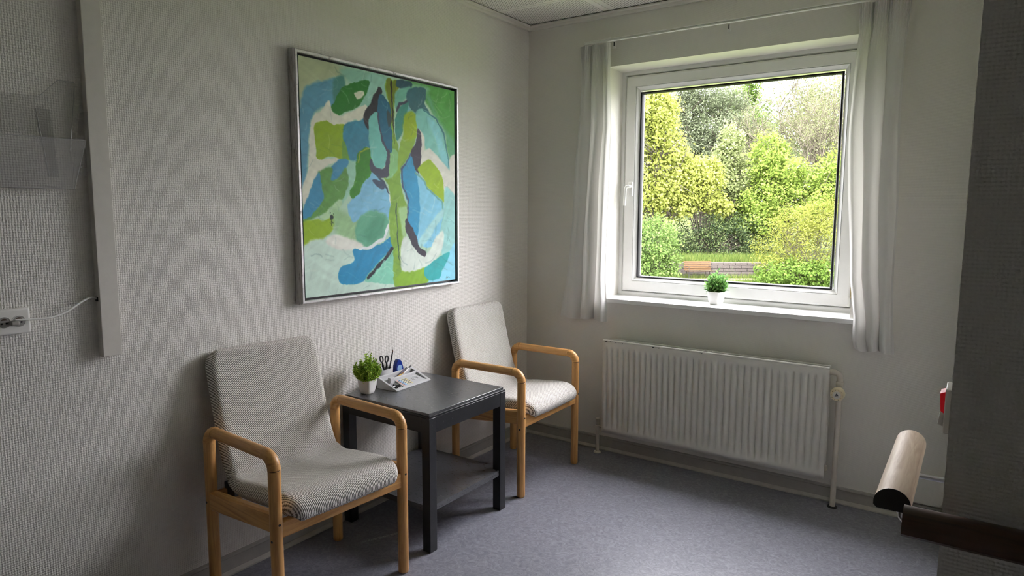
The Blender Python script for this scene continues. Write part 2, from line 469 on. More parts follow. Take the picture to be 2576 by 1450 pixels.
frame_ring('pvc', WX0, WX1, 0.916, WZ1, [(0, YF), (0.020, YF), (0.024, YF + 0.006), (0.024, YF + 0.075), (0, YF + 0.075)], 'frame_rail', win)
frame_ring('pvc', WX0 + 0.026, WX1 - 0.026, 0.942, WZ1 - 0.026,
           [(0.0, YF + 0.010), (0.004, YF - 0.004), (0.012, YF - 0.008), (0.062, YF - 0.006), (0.064, YF + 0.002), (0.066, YF - 0.003), (0.086, YF + 0.018), (0.088, YF + 0.070), (0, YF + 0.070)], 'sash_rail', win)
frame_ring('gasket', GX0 - 0.006, GX1 + 0.006, GZ0 - 0.006, GZ1 + 0.006, [(0, YF + 0.014), (0.008, YF + 0.014), (0.012, YF + 0.024), (0.012, YF + 0.040), (0, YF + 0.040)], 'gasket', win)
MB().box((GX0, YF + 0.030, GZ0), (GX1, YF + 0.034, GZ1)).build('pane', 'glass', win, smooth=False)
hd = MB().box((0.598, YF - 0.018, 1.508), (0.626, YF - 0.007, 1.592)).build('handle_plate', 'pvc', win, bevel=0.004)
MB().tube([(0.612, YF - 0.014, 1.565), (0.612, YF - 0.045, 1.565), (0.603, YF - 0.052, 1.562), (0.597, YF - 0.053, 1.55), (0.594, YF - 0.053, 1.452)],
          [0.010, 0.010, 0.010, 0.009, 0.008], 10).build('handle', 'pvc', hd)
MB().box((WX1 - 0.030, YF - 0.010, 0.99), (WX1 - 0.016, YF, 1.05)).build('hinge', plain('brass_hinge', (0.35, 0.28, 0.14), 0.4, metal=0.6), win, bevel=0.002)
MB().box((WX0, -0.034, 0.893), (WX1 + 0.032, 0.0, 0.916)).box((WX0, 0.0, 0.893), (WX1, YF + 0.03, 0.916)).build('window_sill', plain('white_sill_board', (0.84, 0.84, 0.83), 0.3, 0.45, 0.01), win, bevel=0.002)

# ------------------------------------------------------------------ radiator
RZ0, RZ1, RXA, RXB, RYF = 0.1445, 0.6864, 0.6026, 1.7909, -0.12
rad = thing('radiator', 'cream ribbed panel radiator with chipped top edge under the window', 'radiator', ((RXA + RXB) / 2, RYF, 0))
rw, NG = (RXB - RXA), 35
pitch = rw / (NG + 0.65)
prof = []
x = -rw / 2 + 0.0015
def smooth01(t): t = max(0, min(1, t)); return t * t * (3 - 2 * t)
xsamp = [-rw / 2]
for g in range(NG):
    c0 = -rw / 2 + pitch * (0.82 + g)
    xsamp += [c0 - 0.0085, c0 - 0.0055, c0 - 0.0025, c0 + 0.0025, c0 + 0.0055, c0 + 0.0085]
xsamp.append(rw / 2)
centres = [-rw / 2 + pitch * (0.82 + g) for g in range(NG)]
zs = [RZ0, RZ0 + 0.022, RZ0 + 0.032, RZ0 + 0.046, RZ0 + 0.062, RZ0 + 0.08, (RZ0 + RZ1) / 2, RZ1 - 0.075, RZ1 - 0.058, RZ1 - 0.044, RZ1 - 0.034, RZ1 - 0.028, RZ1 - 0.006, RZ1]
m = MB(); vs = []; fs = []
for z in zs:
    fade = smooth01((z - RZ0 - 0.024) / 0.05) * smooth01((RZ1 - 0.030 - z) / 0.035)
    for xx in xsamp:
        d = min(abs(xx - c) for c in centres)
        dep = 0.010 * fade * smooth01((0.0085 - d) / 0.006)
        edge = 0.004 if z in (RZ0, RZ1) else 0
        vs.append((xx, dep + edge, z))
nx = len(xsamp)
for i in range(len(zs) - 1):
    for j in range(nx - 1): fs.append((i * nx + j, i * nx + j + 1, (i + 1) * nx + j + 1, (i + 1) * nx + j))
m.add(vs, fs).build('front_panel', 'rad', rad, angle=60, solid=0.003)
MB().tube([(-rw / 2, 0.003, RZ1), (rw / 2, 0.003, RZ1)], 0.006, 8).build('top_lip', 'rad', rad)
MB().box((-rw / 2 + 0.004, 0.012, RZ0 + 0.004), (rw / 2 - 0.004, 0.026, RZ1 - 0.008)).build('water_core', 'rad', rad, bevel=0.003)
MB().box((-rw / 2 + 0.010, 0.060, RZ0 + 0.01), (rw / 2 - 0.004, 0.076, RZ1 + 0.002)).build('back_panel', 'rad', rad, bevel=0.004)
for sx in (-0.03, 0.0): MB().box((sx, 0.015, RZ1 - 0.02), (sx + 0.012, 0.07, RZ1 + 0.004)).build('top_clip', 'rad', rad, bevel=0.001)
for sx in (-rw / 2 + 0.06, rw / 2 - 0.10): MB().box((sx, 0.07, RZ0 + 0.05), (sx + 0.03, -RYF - 0.002, RZ1 - 0.05)).build('wall_bracket', 'rad', rad, bevel=0.001)
MB().box((rw / 2 - 0.006, 0.03, RZ0 + 0.03), (rw / 2 + 0.006, 0.05, RZ0 + 0.055)).build('drain_plug', 'pipe', rad, bevel=0.002)
# paint chips along the top edge
for cx, w in ((-rw / 2 + 0.012, 0.016), (-rw / 2 + 0.045, 0.006), (-rw / 2 + 0.30, 0.012), (-rw / 2 + 0.335, 0.005), (-0.02, 0.004), (-rw / 2 + 0.08, 0.004), (-rw / 2 + 0.12, 0.003)):
    MB().box((cx, -0.0040, RZ1 - 0.0065), (cx + w, -0.0020, RZ1 - 0.0025)).build('paint_chip', 'black', rad, smooth=False)
# feed pipe with thermostat on the right
ox = (RXA + RXB) / 2
VX, VY = 1.832 - ox, 0.035
p = [(rw / 2 - 0.01, VY, 0.664), (VX - 0.025, VY, 0.664)] + [(VX - 0.025 + 0.025 * sin(a), VY, 0.639 + 0.025 * cos(a)) for a in np.linspace(0.25, PI / 2, 6)] + [(VX, VY, 0.60)]
fp = MB().tube(p, 0.0135, 14).build('elbow_pipe', 'pipe', rad)
MB().lathe([(0.017, 0.604), (0.0185, 0.607), (0.0185, 0.620), (0.017, 0.623)], 16, (VX, VY, 0)).build('coupling', 'pipe', fp)
MB().lathe([(0.015, 0.54), (0.017, 0.545), (0.017, 0.585), (0.015, 0.60)], 16, (VX, VY, 0)).build('valve_body', 'pipe', rad)
tv = MB()
prof = [(0.018, 0.0), (0.026, -0.010), (0.031, -0.020), (0.031, -0.045), (0.027, -0.056), (0.020, -0.058)]
tv.lathe(prof, 40, (VX, VY - 0.012, 0.573), 'y')
tvo = tv.build('thermostat_knob', plain('aged_cream_plastic', (0.66, 0.57, 0.38), 0.4), rad, angle=25)
MB().lathe([(0.0175, -0.0582), (0.0165, -0.0600)], 28, (VX, VY - 0.012, 0.573), 'y').build('knob_face', plain('pale_grey_plastic', (0.62, 0.6, 0.55), 0.4), tvo)
ky = VY - 0.012 - 0.0604
MB().prism([(-0.008, -0.003), (0.008, -0.003), (0.0, 0.010)], ky, ky + 0.0006, lambda a, b, h: (VX + a, h, 0.573 + b)).build('arrow_mark', plain('slate_print', (0.06, 0.06, 0.09), 0.6), tvo, smooth=False)
MB().box((VX - 0.008, ky, 0.5645), (VX + 0.008, ky + 0.0006, 0.5675)).build('bar_mark', plain('slate_print_b', (0.06, 0.06, 0.09), 0.6), tvo, smooth=False)
for a in np.linspace(0, 2 * PI, 11)[:-1]:
    MB().box((-0.0012, -0.0006, -0.0012), (0.0012, 0.0006, 0.0012), Matrix.Identity(3), (VX + 0.0235 * cos(a), VY - 0.0695, 0.573 + 0.0235 * sin(a))).build('scale_dot', 'black', tvo, smooth=False)
MB().tube([(VX, VY, 0.545), (VX, VY + 0.008, 0.40), (VX - 0.002, VY + 0.01, 0.0)], 0.0125, 14).build('riser_pipe', 'pipe', rad)
MB().lathe([(0.024, 0.0), (0.022, 0.004), (0.015, 0.005)], 18, (VX - 0.002, VY + 0.01, 0)).build('floor_collar', 'black', rad)
# return valve on the left
LX = 0.555 - ox
MB().tube([(LX, 0.045, 0.0), (LX, 0.045, 0.155)], 0.010, 12).build('return_pipe', 'pipe', rad)
MB().lathe([(0.013, 0.135), (0.015, 0.14), (0.015, 0.165), (0.012, 0.168), (0.0115, 0.19), (0.0135, 0.192), (0.0135, 0.205), (0.011, 0.208)], 14, (LX, 0.045, 0)).build('return_valve', 'pipe', rad)
MB().tube([(LX, 0.045, 0.16), (-rw / 2 + 0.012, 0.045, 0.165)], 0.009, 10).build('return_elbow', 'pipe', rad)
MB().lathe([(0.022, 0.0), (0.018, 0.008), (0.012, 0.010)], 16, (LX, 0.045, 0)).build('floor_collar', 'pipe', rad)

# ------------------------------------------------------------------ armchairs
def interp_path(pts, n):
    """Catmull-Rom through pts, resampled evenly"""
    P = [np.array(p, float) for p in pts]; P = [2 * P[0] - P[1]] + P + [2 * P[-1] - P[-2]]
    out = []
    for i in range(1, len(P) - 2):
        for t in np.linspace(0, 1, 20, endpoint=False):
            a, b, c, d = P[i - 1:i + 3]
            out.append(0.5 * ((2 * b) + (c - a) * t + (2 * a - 5 * b + 4 * c - d) * t * t + (3 * b - a - 3 * c + d) * t ** 3))
    out.append(P[-2]); out = np.array(out)
    L = np.concatenate([[0], np.cumsum(np.linalg.norm(np.diff(out, axis=0), axis=1))])
    s = np.linspace(0, L[-1], n)
    return np.stack([np.interp(s, L, out[:, k]) for k in range(out.shape[1])], 1), s


def make_chair(loc, rz, label):
    t = thing('armchair', label, 'chair', loc, rz, 'beech armchairs beside the black table')
    LXF, LY, R, ZA = 0.2075, 0.273, 0.0205, 0.630
    eb = 0.046
    for sy in (-1, 1):
        for sx in (-1, 1):
            x, y = sx * LXF, sy * LY
            MB().lathe([(R - 0.004, 0.0), (R - 0.001, 0.003), (R, 0.008), (R, ZA - eb - 0.001), (R - 0.001, ZA - eb)], 22, (x, y, 0)).build('leg', 'wood_z', t)
            path = [(x, y, ZA - eb + 0.0016)] + [(x - sx * (eb - eb * cos(a)), y, ZA - eb + eb * sin(a)) for a in np.linspace(0.12, PI / 2 - 0.12, 7)] + [(x - sx * (eb - 0.0008), y, ZA)]
            e = MB().tube(path, R + 0.0006, 22).build('elbow', 'wood_x', t)
            MB().lathe([(R - 0.0022, ZA - eb - 0.006), (R - 0.0022, ZA - eb + 0.006)], 18, (x, y, 0)).build('joint_seam', plain('dark_joint', (0.03, 0.015, 0.008), 0.7) if 'joint' not in MAT else 'joint', e)
        a0, a1 = -LXF + eb + 0.0008, LXF - eb - 0.0008
        MB().tube([(a0, sy * LY, ZA), (a1, sy * LY, ZA)], R, 22).build('armrest', 'wood_x', t)
        # side rail, rising towards the front
        x0, x1 = -LXF, LXF
        R2 = [[(x, sy * LY + yy, zb + zz) for yy, zz in ((-0.015, 0.006), (-0.009, 0.0), (0.009, 0.0), (0.015, 0.006), (0.015, 0.064), (0.009, 0.070), (-0.009, 0.070), (-0.015, 0.064))]
              for x, zb in ((x0, 0.335), (x1, 0.374))]
        MB().ring(R2).build('side_rail', 'wood_x', t)
        for x, z in ((-LXF + 0.0, 0.366), (LXF + 0.004, 0.350)):
            MB().lathe([(0.0045, -0.001), (0.0045, 0.0012)], 10, (x, sy * (LY + R - 0.0005), z), 'y').build('bolt_hole', 'black', t)
        MB().lathe([(0.0045, -0.001), (0.0045, 0.0012)], 10, (LXF + R - 0.0005, sy * LY, 0.405), 'x').build('bolt_hole', 'black', t)
    MB().box((LXF - 0.014, -LY + 0.012, 0.352), (LXF + 0.012, LY - 0.012, 0.410)).build('front_rail', 'wood_y', t, bevel=0.005)
    MB().box((-LXF - 0.012, -LY + 0.012, 0.338), (-LXF + 0.012, LY - 0.012, 0.396)).build('back_rail', 'wood_y', t, bevel=0.005)
    for sy in (-1, 1):
        MB().box((-LXF - 0.01, sy * 0.20 - 0.02, 0.376), (-LXF + 0.06, sy * 0.20 + 0.02, 0.42)).build('shell_block', 'black', t, bevel=0.003)
    # upholstered shell
    T0, Wd, Rc = 0.031, 0.238, 0.060
    C, s = interp_path([(0.217, 0.398), (0.222, 0.416), (0.203, 0.434), (0.160, 0.442), (0.10, 0.439), (0.0, 0.429), (-0.085, 0.424), (-0.150, 0.444), (-0.190, 0.510), (-0.219, 0.60), (-0.251, 0.72), (-0.279, 0.84), (-0.294, 0.899)], 74)
    L = s[-1]
    # denser samples near both ends so that the roll-over is round
    e = np.array([0, 0.0012, 0.004, 0.008, 0.013, 0.019, 0.026, 0.034])
    sm = np.concatenate([e, np.linspace(0.042, L - 0.042, 64), L - e[::-1]])
    cx = np.interp(sm, s, C[:, 0]); cz = np.interp(sm, s, C[:, 1])
    tx = np.gradient(cx, sm); tz = np.gradient(cz, sm); ln = np.hypot(tx, tz); tx, tz = tx / ln, tz / ln
    nxn, nzn = tz, -tx                      # towards the sitter
    NW = 34; ws = np.sin(np.linspace(-PI / 2, PI / 2, NW)) * 0.35 + np.linspace(-1, 1, NW) * 0.65
    vs = []; uv = []; ns = len(sm)
    for side in (1, -1):
        for i in range(ns):
            dend = min(sm[i], L - sm[i]); rc = Rc if sm[i] > L / 2 else 0.065
            wid = Wd + 0.006 * (sm[i] < L * 0.45)
            if dend < rc: wid = wid - rc + math.sqrt(max(0, rc * rc - (rc - dend) ** 2))
            T = T0 + 0.009 * smooth01((L * 0.42 - sm[i]) / 0.12)
            for w in ws:
                d = min(dend * 1.0, (1 - abs(w)) * wid + (0 if dend > 0 else 0))
                h = T * math.sqrt(max(0, 1 - (1 - min(d, T) / T) ** 2))
                if side < 0: h *= 0.8
                crown = 0.007 * (1 - w * w) if side > 0 else 0
                off = side * h + crown * (h / T) - (0.010 * (1 - w * w) if sm[i] > L * 0.5 else 0.012 * (1 - w * w) * min(1, sm[i] / 0.12))
                vs.append((cx[i] + nxn[i] * off, w * wid, cz[i] + nzn[i] * off)); uv.append((w * wid, sm[i]))
    fs = []
    for sd in (0, 1):
        o = sd * ns * NW
        for i in range(ns - 1):
            for j in range(NW - 1): fs.append((o + i * NW + j, o + i * NW + j + 1, o + (i + 1) * NW + j + 1, o + (i + 1) * NW + j))
    o = ns * NW
    MBs = MB().add(vs, fs)
    sh = MBs.build('upholstered_shell', 'fabric', t, angle=80, uv=uv)
    bm = bmesh.new(); bm.from_mesh(sh.data); bmesh.ops.remove_doubles(bm, verts=bm.verts, dist=0.0004); bmesh.ops.recalc_face_normals(bm, faces=bm.faces); bm.to_mesh(sh.data); bm.free()
    return t


MAT['joint'] = plain('dark_joint', (0.03, 0.015, 0.008), 0.7)
make_chair((0.326, -1.959, 0), math.radians(-3.6), 'beech armchair with grey ribbed seat, farther from the window wall, beside the small plant')
make_chair((0.325, -0.582, 0), math.radians(0.65), 'beech armchair with grey ribbed seat in the corner by the radiator')

# ------------------------------------------------------------------ side table
TX0, TX1, TY0, TY1, TZ = 0.022, 0.545, -1.535, -1.000, 0.595
tb = thing('side_table', 'black painted square side table with a lower shelf', 'table', ((TX0 + TX1) / 2, (TY0 + TY1) / 2, 0))
hx, hy = (TX1 - TX0) / 2, (TY1 - TY0) / 2
MB().box((-hx + 0.008, -hy + 0.008, TZ - 0.011), (hx - 0.008, hy - 0.008, TZ)).build('tabletop', 'tabletop', tb, bevel=0.0015)
MB().box((-hx + 0.002, -hy + 0.002, TZ - 0.020), (hx - 0.002, hy - 0.002, TZ - 0.011)).build('top_edge_board', 'table', tb, bevel=0.002)
for sx in (-1, 1):
    for sy in (-1, 1):
        MB().box((sx * hx - (0.043 if sx > 0 else 0), sy * hy - (0.043 if sy > 0 else 0), 0.0), (sx * hx + (0.043 if sx < 0 else 0), sy * hy + (0.043 if sy < 0 else 0), TZ - 0.020)).build('leg', 'table', tb, bevel=0.0018)
for sx in (-1, 1):
    MB().box((min(sx * hx, sx * (hx - 0.022)) + 0.001 * -sx, -hy + 0.043, TZ - 0.085), (max(sx * hx, sx * (hx - 0.022)) + 0.001 * -sx, hy - 0.043, TZ - 0.020)).build('apron', 'table', tb, bevel=0.0012)
    MB().box((-hx + 0.043, min(sx * hy, sx * (hy - 0.022)) - 0.001 * sx, TZ - 0.085), (hx - 0.043, max(sx * hy, sx * (hy - 0.022)) - 0.001 * sx, TZ - 0.020)).build('apron', 'table', tb, bevel=0.0012)
A_, B_ = hx - 0.006, hy - 0.006; a_, b_ = hx - 0.044, hy - 0.044
sh = MB().prism([(-A_, -b_), (-a_, -b_), (-a_, -B_), (a_, -B_), (a_, -b_), (A_, -b_), (A_, b_), (a_, b_), (a_, B_), (-a_, B_), (-a_, b_), (-A_, b_)], 0.172, 0.198, lambda p, q, h: (p, q, h)).build('shelf', 'tabletop', tb, smooth=False)
for yy in (-0.20, -0.145):
    MB().lathe([(0.004, 0), (0.003, 0.0006)], 8, (hx - 0.001, yy + 0.02, TZ - 0.052), 'x').build('screw_head', 'steel' if False else 'table', tb)
MB().lathe([(0.004, 0), (0.003, 0.0006)], 8, (hx, -hy + 0.018, 0.545), 'x').build('screw_head', 'table', tb)

# ------------------------------------------------------------------ painting
PY0, PY1, PZ0, PZ1, PD = -1.7497, -0.7225, 1.0264, 2.062, 0.042
pa = thing('framed_painting', 'large abstract painting in blues and greens, silver frame', 'painting', (0, (PY0 + PY1) / 2, PZ0))
py, pz = (PY1 - PY0) / 2, PZ1 - PZ0
def fr_side(i, prof, mat, name):
    def cn(i, ins, x): return [(x, -py + ins, ins), (x, py - ins, ins), (x, py - ins, pz - ins), (x, -py + ins, pz - ins)][i]
    return MB().ring([[cn(i, a, x) for a, x in prof], [cn((i + 1) % 4, a, x) for a, x in prof]]).build(name, mat, pa, angle=25)
for i in range(4):
    fr_side(i, [(0.002, PD - 0.003), (0.005, PD), (0.0135, PD), (0.016, PD - 0.004), (0.016, PD - 0.024), (0.002, PD - 0.024)], 'frame', 'frame_rail')
    fr_side(i, [(0.0, 0.003), (0.0, PD - 0.014), (0.0018, PD - 0.012), (0.0018, PD - 0.004), (0.013, PD - 0.005), (0.013, 0.003)], 'frame', 'frame_edge')
MB().box((0.004, -py + 0.012, 0.012), (0.010, py - 0.012, pz - 0.012)).build('backing_board', 'black', pa, smooth=False)

# canvas with painted colours: shapes traced in the plane of the canvas
Q = np.array([(98, 92), (925, 283), (940, 1280), (150, 1372)], float)      # canvas corners in the tracing, TL TR BR BL
def homog(src, dst):
    A = []
    for (x, y), (u, v) in zip(src, dst):
        A += [[x, y, 1, 0, 0, 0, -u * x, -u * y, -u], [0, 0, 0, x, y, 1, -v * x, -v * y, -v]]
    return np.linalg.svd(np.array(A))[2][-1].reshape(3, 3)
HM = homog(Q, [(0, 0), (1, 0), (1, 1), (0, 1)])
def to_uv(pts):
    p = np.c_[np.array(pts, float), np.ones(len(pts))] @ HM.T
    return p[:, :2] / p[:, 2:]
def spline(P, k=7):
    """closed Catmull-Rom through the traced points"""
    a, b, c, d = np.roll(P, 1, 0), P, np.roll(P, -1, 0), np.roll(P, -2, 0); out = []
    for t in np.arange(k) / k:
        out.append(0.5 * (2 * b + (c - a) * t + (2 * a - 5 * b + 4 * c - d) * t * t + (3 * b - a - 3 * c + d) * t ** 3))
    return np.stack(out, 1).reshape(-1, 2)
def chaikin(P, n=2):
    for _ in range(n):
        N = np.roll(P, -1, 0); P = np.stack([0.75 * P + 0.25 * N, 0.25 * P + 0.75 * N], 1).reshape(-1, 2)
    return P
GN = 440
gu, gv = np.meshgrid(np.linspace(0, 1, GN), np.linspace(0, 1, GN))
def vnoise(fx, fy, seed):
    g = np.random.default_rng(seed).random((fy + 2, fx + 2)); X, Y = gu * fx, gv * fy
    i, j = X.astype(int), Y.astype(int); a, b = X - i, Y - j; a = a * a * (3 - 2 * a); b = b * b * (3 - 2 * b)
    return (g[j, i] * (1 - a) + g[j, i + 1] * a) * (1 - b) + (g[j + 1, i] * (1 - a) + g[j + 1, i + 1] * a) * b - 0.5
WU = gu + 0.008 * vnoise(14, 14, 1) + 0.006 * vnoise(50, 50, 2) + 0.003 * vnoise(130, 130, 3)
WV = gv + 0.008 * vnoise(14, 14, 4) + 0.006 * vnoise(50, 50, 5) + 0.003 * vnoise(130, 130, 6)
IMG = np.zeros((GN, GN, 3)) + np.array((172, 205, 180.0))
def rnoise(fx, fy, ang, seed):
    """streaky noise turned by ang"""
    g = np.random.default_rng(seed).random((fy * 3, fx * 3)); ca, sa = cos(ang), sin(ang)
    wob = 0.05 * vnoise(5, 5, seed + 50)
    X, Y = ((gu + wob) * ca + (gv - wob) * sa + 1) * fx, (-(gu + wob) * sa + (gv - wob) * ca + 1) * fy
    X = np.clip(X, 0, fx * 3 - 2); Y = np.clip(Y, 0, fy * 3 - 2); i, j = X.astype(int), Y.astype(int); a, b = X - i, Y - j
    a = a * a * (3 - 2 * a); b = b * b * (3 - 2 * b)
    return (g[j, i] * (1 - a) + g[j, i + 1] * a) * (1 - b) + (g[j + 1, i] * (1 - a) + g[j + 1, i + 1] * a) * b - 0.5
STK = 0.26 * (rnoise(60, 8, 0.5, 7) + rnoise(70, 10, 1.9, 8) + 0.6 * rnoise(110, 18, 1.1, 9) + 0.9 * vnoise(6, 6, 10))
def signed(P):
    """signed distance (inside positive) to polygon"""
    x0, y0 = P[:, 0], P[:, 1]; x1, y1 = np.roll(x0, -1), np.roll(y0, -1)
    D = np.full(WU.shape, 9.0); ins = np.zeros(WU.shape, bool)
    lo, hi = P.min(0) - 0.03, P.max(0) + 0.03
    msk = (WU > lo[0]) & (WU < hi[0]) & (WV > lo[1]) & (WV < hi[1]); a, b = WU[msk], WV[msk]
    d = np.full(a.shape, 9.0); io = np.zeros(a.shape, bool)
    for k in range(len(P)):
        ex, ey = x1[k] - x0[k], y1[k] - y0[k]; t = np.clip(((a - x0[k]) * ex + (b - y0[k]) * ey) / (ex * ex + ey * ey + 1e-12), 0, 1)
        d = np.minimum(d, np.hypot(a - x0[k] - t * ex, b - y0[k] - t * ey))
        if abs(ey) > 1e-9: io ^= ((y0[k] > b) != (y1[k] > b)) & (a < (b - y0[k]) * ex / ey + x0[k])
    out = np.full(WU.shape, -9.0); out[msk] = np.where(io, d, -d); return out
def lay(al, col, var):
    global IMG
    c = np.array(col, float)[None, None] * (1 + var * STK[..., None]); al = al[..., None]
    IMG = IMG * (1 - al) + c * al
def poly(col, pts, soft=0.004, var=0.16, alpha=1.0):
    s = signed(spline(to_uv(pts))) + 0.002; lay(np.clip(s / soft + 0.5, 0, 1) * alpha, col, var)
def stroke(col, pts, w, soft=0.004, var=0.12, alpha=1.0):
    P = to_uv(pts); w = (w if isinstance(w, (list, tuple)) else [w] * len(P)); best = np.full(WU.shape, -9.0)
    for k in range(len(P) - 1):
        a, b = P[k], P[k + 1]; e = b - a; t = np.clip(((WU - a[0]) * e[0] + (WV - a[1]) * e[1]) / (e @ e + 1e-12), 0, 1)
        d = np.hypot(WU - a[0] - t * e[0], WV - a[1] - t * e[1]); best = np.maximum(best, (w[k] * (1 - t) + w[k + 1] * t) / 2 / 900 - d)
    lay(np.clip(best / soft + 0.5, 0, 1) * alpha, col, var)
poly((176, 186, 150), [(60, 60), (330, 150), (430, 200), (300, 215), (180, 245), (130, 300), (100, 440)], 0.03)
poly((92, 150, 175), [(130, 290), (180, 245), (300, 212), (340, 235), (300, 330), (285, 400), (235, 360), (175, 420), (155, 560), (140, 790), (110, 700), (105, 450)], 0.012)
poly((135, 185, 165), [(330, 160), (575, 215), (580, 300), (520, 330), (450, 390), (420, 300), (460, 240), (380, 240)], 0.02)
poly((150, 200, 185), [(470, 200), (575, 225), (582, 330), (540, 260), (500, 280), (470, 340)], 0.02)
poly((72, 132, 125), [(290, 222), (335, 205), (345, 260), (300, 340), (285, 300)], 0.012)
poly((36, 118, 38), [(320, 290), (345, 260), (465, 228), (466, 270), (440, 330), (410, 368), (320, 400), (278, 408), (270, 378), (300, 330)], 0.004)
poly((215, 220, 195), [(398, 298), (438, 286), (444, 305), (415, 322)], 0.004)
poly((213, 214, 196), [(178, 430), (230, 380), (264, 335), (280, 385), (330, 408), (390, 390), (460, 360), (460, 420), (430, 444), (400, 432), (340, 466), (290, 462), (250, 442), (215, 442), (190, 480), (190, 560), (208, 640), (290, 640), (345, 625), (380, 662), (300, 657), (250, 680), (205, 730), (175, 780), (152, 868), (130, 868), (132, 780), (158, 700), (162, 560)], 0.006)
poly((138, 168, 18), [(188, 466), (215, 442), (250, 440), (285, 458), (350, 462), (350, 560), (356, 645), (280, 625), (218, 642), (198, 600)], 0.004, 0.22)
poly((55, 133, 160), [(345, 468), (430, 440), (465, 425), (478, 480), (484, 590), (430, 620), (402, 668), (370, 664), (350, 600)], 0.006, 0.25)
poly((100, 150, 55), [(338, 540), (356, 580), (376, 655), (355, 660), (338, 620)], 0.006)
poly((150, 200, 175), [(358, 655), (408, 650), (418, 680), (402, 740), (382, 810), (350, 862), (320, 890), (358, 780), (352, 720)], 0.008)
poly((64, 140, 176), [(275, 692), (330, 642), (370, 652), (352, 695), (312, 742), (268, 760)], 0.005)
poly((92, 146, 70), [(212, 715), (280, 690), (275, 750), (310, 748), (352, 690), (364, 720), (364, 790), (330, 865), (250, 925), (180, 955), (130, 970), (235, 860), (230, 790)], 0.008, 0.3)
poly((60, 138, 174), [(160, 830), (215, 715), (228, 790), (238, 850), (180, 935), (125, 950)], 0.006)
poly((146, 180, 32), [(120, 985), (250, 955), (305, 912), (295, 1000), (245, 1065), (190, 1105), (125, 1110)], 0.008, 0.2)
poly((172, 206, 162), [(225, 955), (310, 866), (335, 880), (262, 958)], 0.008)
poly((150, 190, 140), [(290, 905), (400, 945), (450, 935), (440, 1090), (380, 1110), (330, 1065), (300, 1000)], 0.03, 0.25)
poly((124, 186, 216), [(395, 845), (440, 760), (500, 695), (545, 750), (582, 820), (598, 870), (590, 960), (540, 920), (460, 925), (400, 970), (370, 900)], 0.006)
poly((100, 172, 140), [(410, 1010), (440, 940), (510, 915), (575, 950), (585, 1010), (550, 1070), (480, 1100), (425, 1080)], 0.012)
poly((78, 150, 120), [(470, 1000), (520, 940), (565, 960), (555, 1030), (500, 1075), (460, 1050)], 0.03)
poly((195, 220, 206), [(130, 1110), (240, 1062), (300, 1047), (370, 1070), (410, 1110), (405, 1185), (345, 1200), (330, 1290), (400, 1305), (440, 1280), (630, 1290), (630, 1330), (130, 1400)], 0.012)
poly((222, 224, 214), [(260, 1075), (310, 1042), (400, 1070), (450, 1100), (400, 1120), (300, 1110)], 0.012)
poly((28, 138, 184), [(400, 1122), (470, 1120), (550, 1090), (600, 1050), (610, 1120), (570, 1160), (480, 1265), (420, 1295), (340, 1300), (325, 1250), (345, 1205), (405, 1180)], 0.005)
poly((128, 200, 174), [(600, 1120), (618, 1180), (628, 1295), (500, 1290), (470, 1268)], 0.006)
stroke((218, 226, 226), [(585, 820), (597, 880), (592, 980), (562, 1060), (500, 1100), (430, 1117)], [8, 13, 13, 14, 16, 10])
poly((55, 133, 30), [(420, 608), (472, 582), (484, 620), (492, 705), (440, 772), (432, 812), (395, 848), (380, 815), (408, 740), (412, 660)], 0.004, 0.25)
stroke((150, 170, 40), [(420, 655), (430, 600), (475, 585)], 5)
poly((128, 170, 62), [(566, 222), (628, 240), (630, 262), (612, 330), (606, 480), (628, 560), (642, 650), (700, 590), (645, 700), (652, 800), (684, 900), (694, 960), (668, 1060), (657, 1180), (648, 1310), (618, 1310), (610, 1130), (598, 1060), (588, 940), (596, 860), (580, 780), (556, 735), (605, 720), (600, 600), (590, 480), (588, 350), (568, 300)], 0.006, 0.3)
poly((165, 205, 140), [(640, 900), (690, 900), (690, 960), (665, 1070), (650, 1000), (640, 940)], 0.012)
poly((112, 128, 22), [(566, 222), (592, 226), (592, 300), (600, 430), (588, 430), (574, 300)], 0.004, 0.3)
poly((112, 128, 22), [(600, 232), (632, 244), (624, 280), (610, 340), (600, 300)], 0.004, 0.3)
stroke((38, 40, 20), [(592, 230), (596, 300), (600, 400), (606, 480), (614, 560)], [9, 10, 9, 6, 2])
stroke((50, 78, 60), [(625, 870), (622, 920), (631, 1000), (627, 1060), (637, 1130), (646, 1210)], [3, 6, 4, 6, 5, 2])
poly((138, 195, 128), [(578, 590), (610, 588), (638, 630), (632, 690), (600, 735), (566, 745), (580, 690)], 0.006)
poly((36, 36, 44), [(508, 292), (525, 262), (542, 268), (537, 310), (522, 392), (500, 402), (482, 432), (476, 490), (452, 440), (454, 396), (480, 350)], 0.004)
poly((26, 100, 130), [(528, 310), (545, 302), (577, 345), (588, 400), (586, 450), (598, 520), (594, 606), (560, 588), (545, 520), (526, 450), (518, 400)], 0.004, 0.2)
poly((50, 72, 75), [(570, 385), (592, 420), (580, 468), (572, 440)], 0.006)
poly((114, 190, 180), [(478, 432), (516, 398), (530, 480), (550, 560), (572, 612), (562, 664), (540, 694), (508, 676), (488, 622), (478, 540)], 0.004)
stroke((64, 70, 92), [(520, 400), (530, 480), (552, 560), (576, 605)], [8, 9, 10, 12])
poly((68, 70, 88), [(484, 640), (510, 684), (540, 694), (562, 682), (574, 596), (584, 606), (584, 690), (578, 734), (545, 740), (508, 718), (486, 692)], 0.004)
stroke((60, 75, 95), [(520, 722), (560, 770), (586, 828)], [10, 9, 5])
poly((64, 80, 105), [(498, 752), (540, 758), (564, 780), (557, 798), (525, 788)], 0.004)
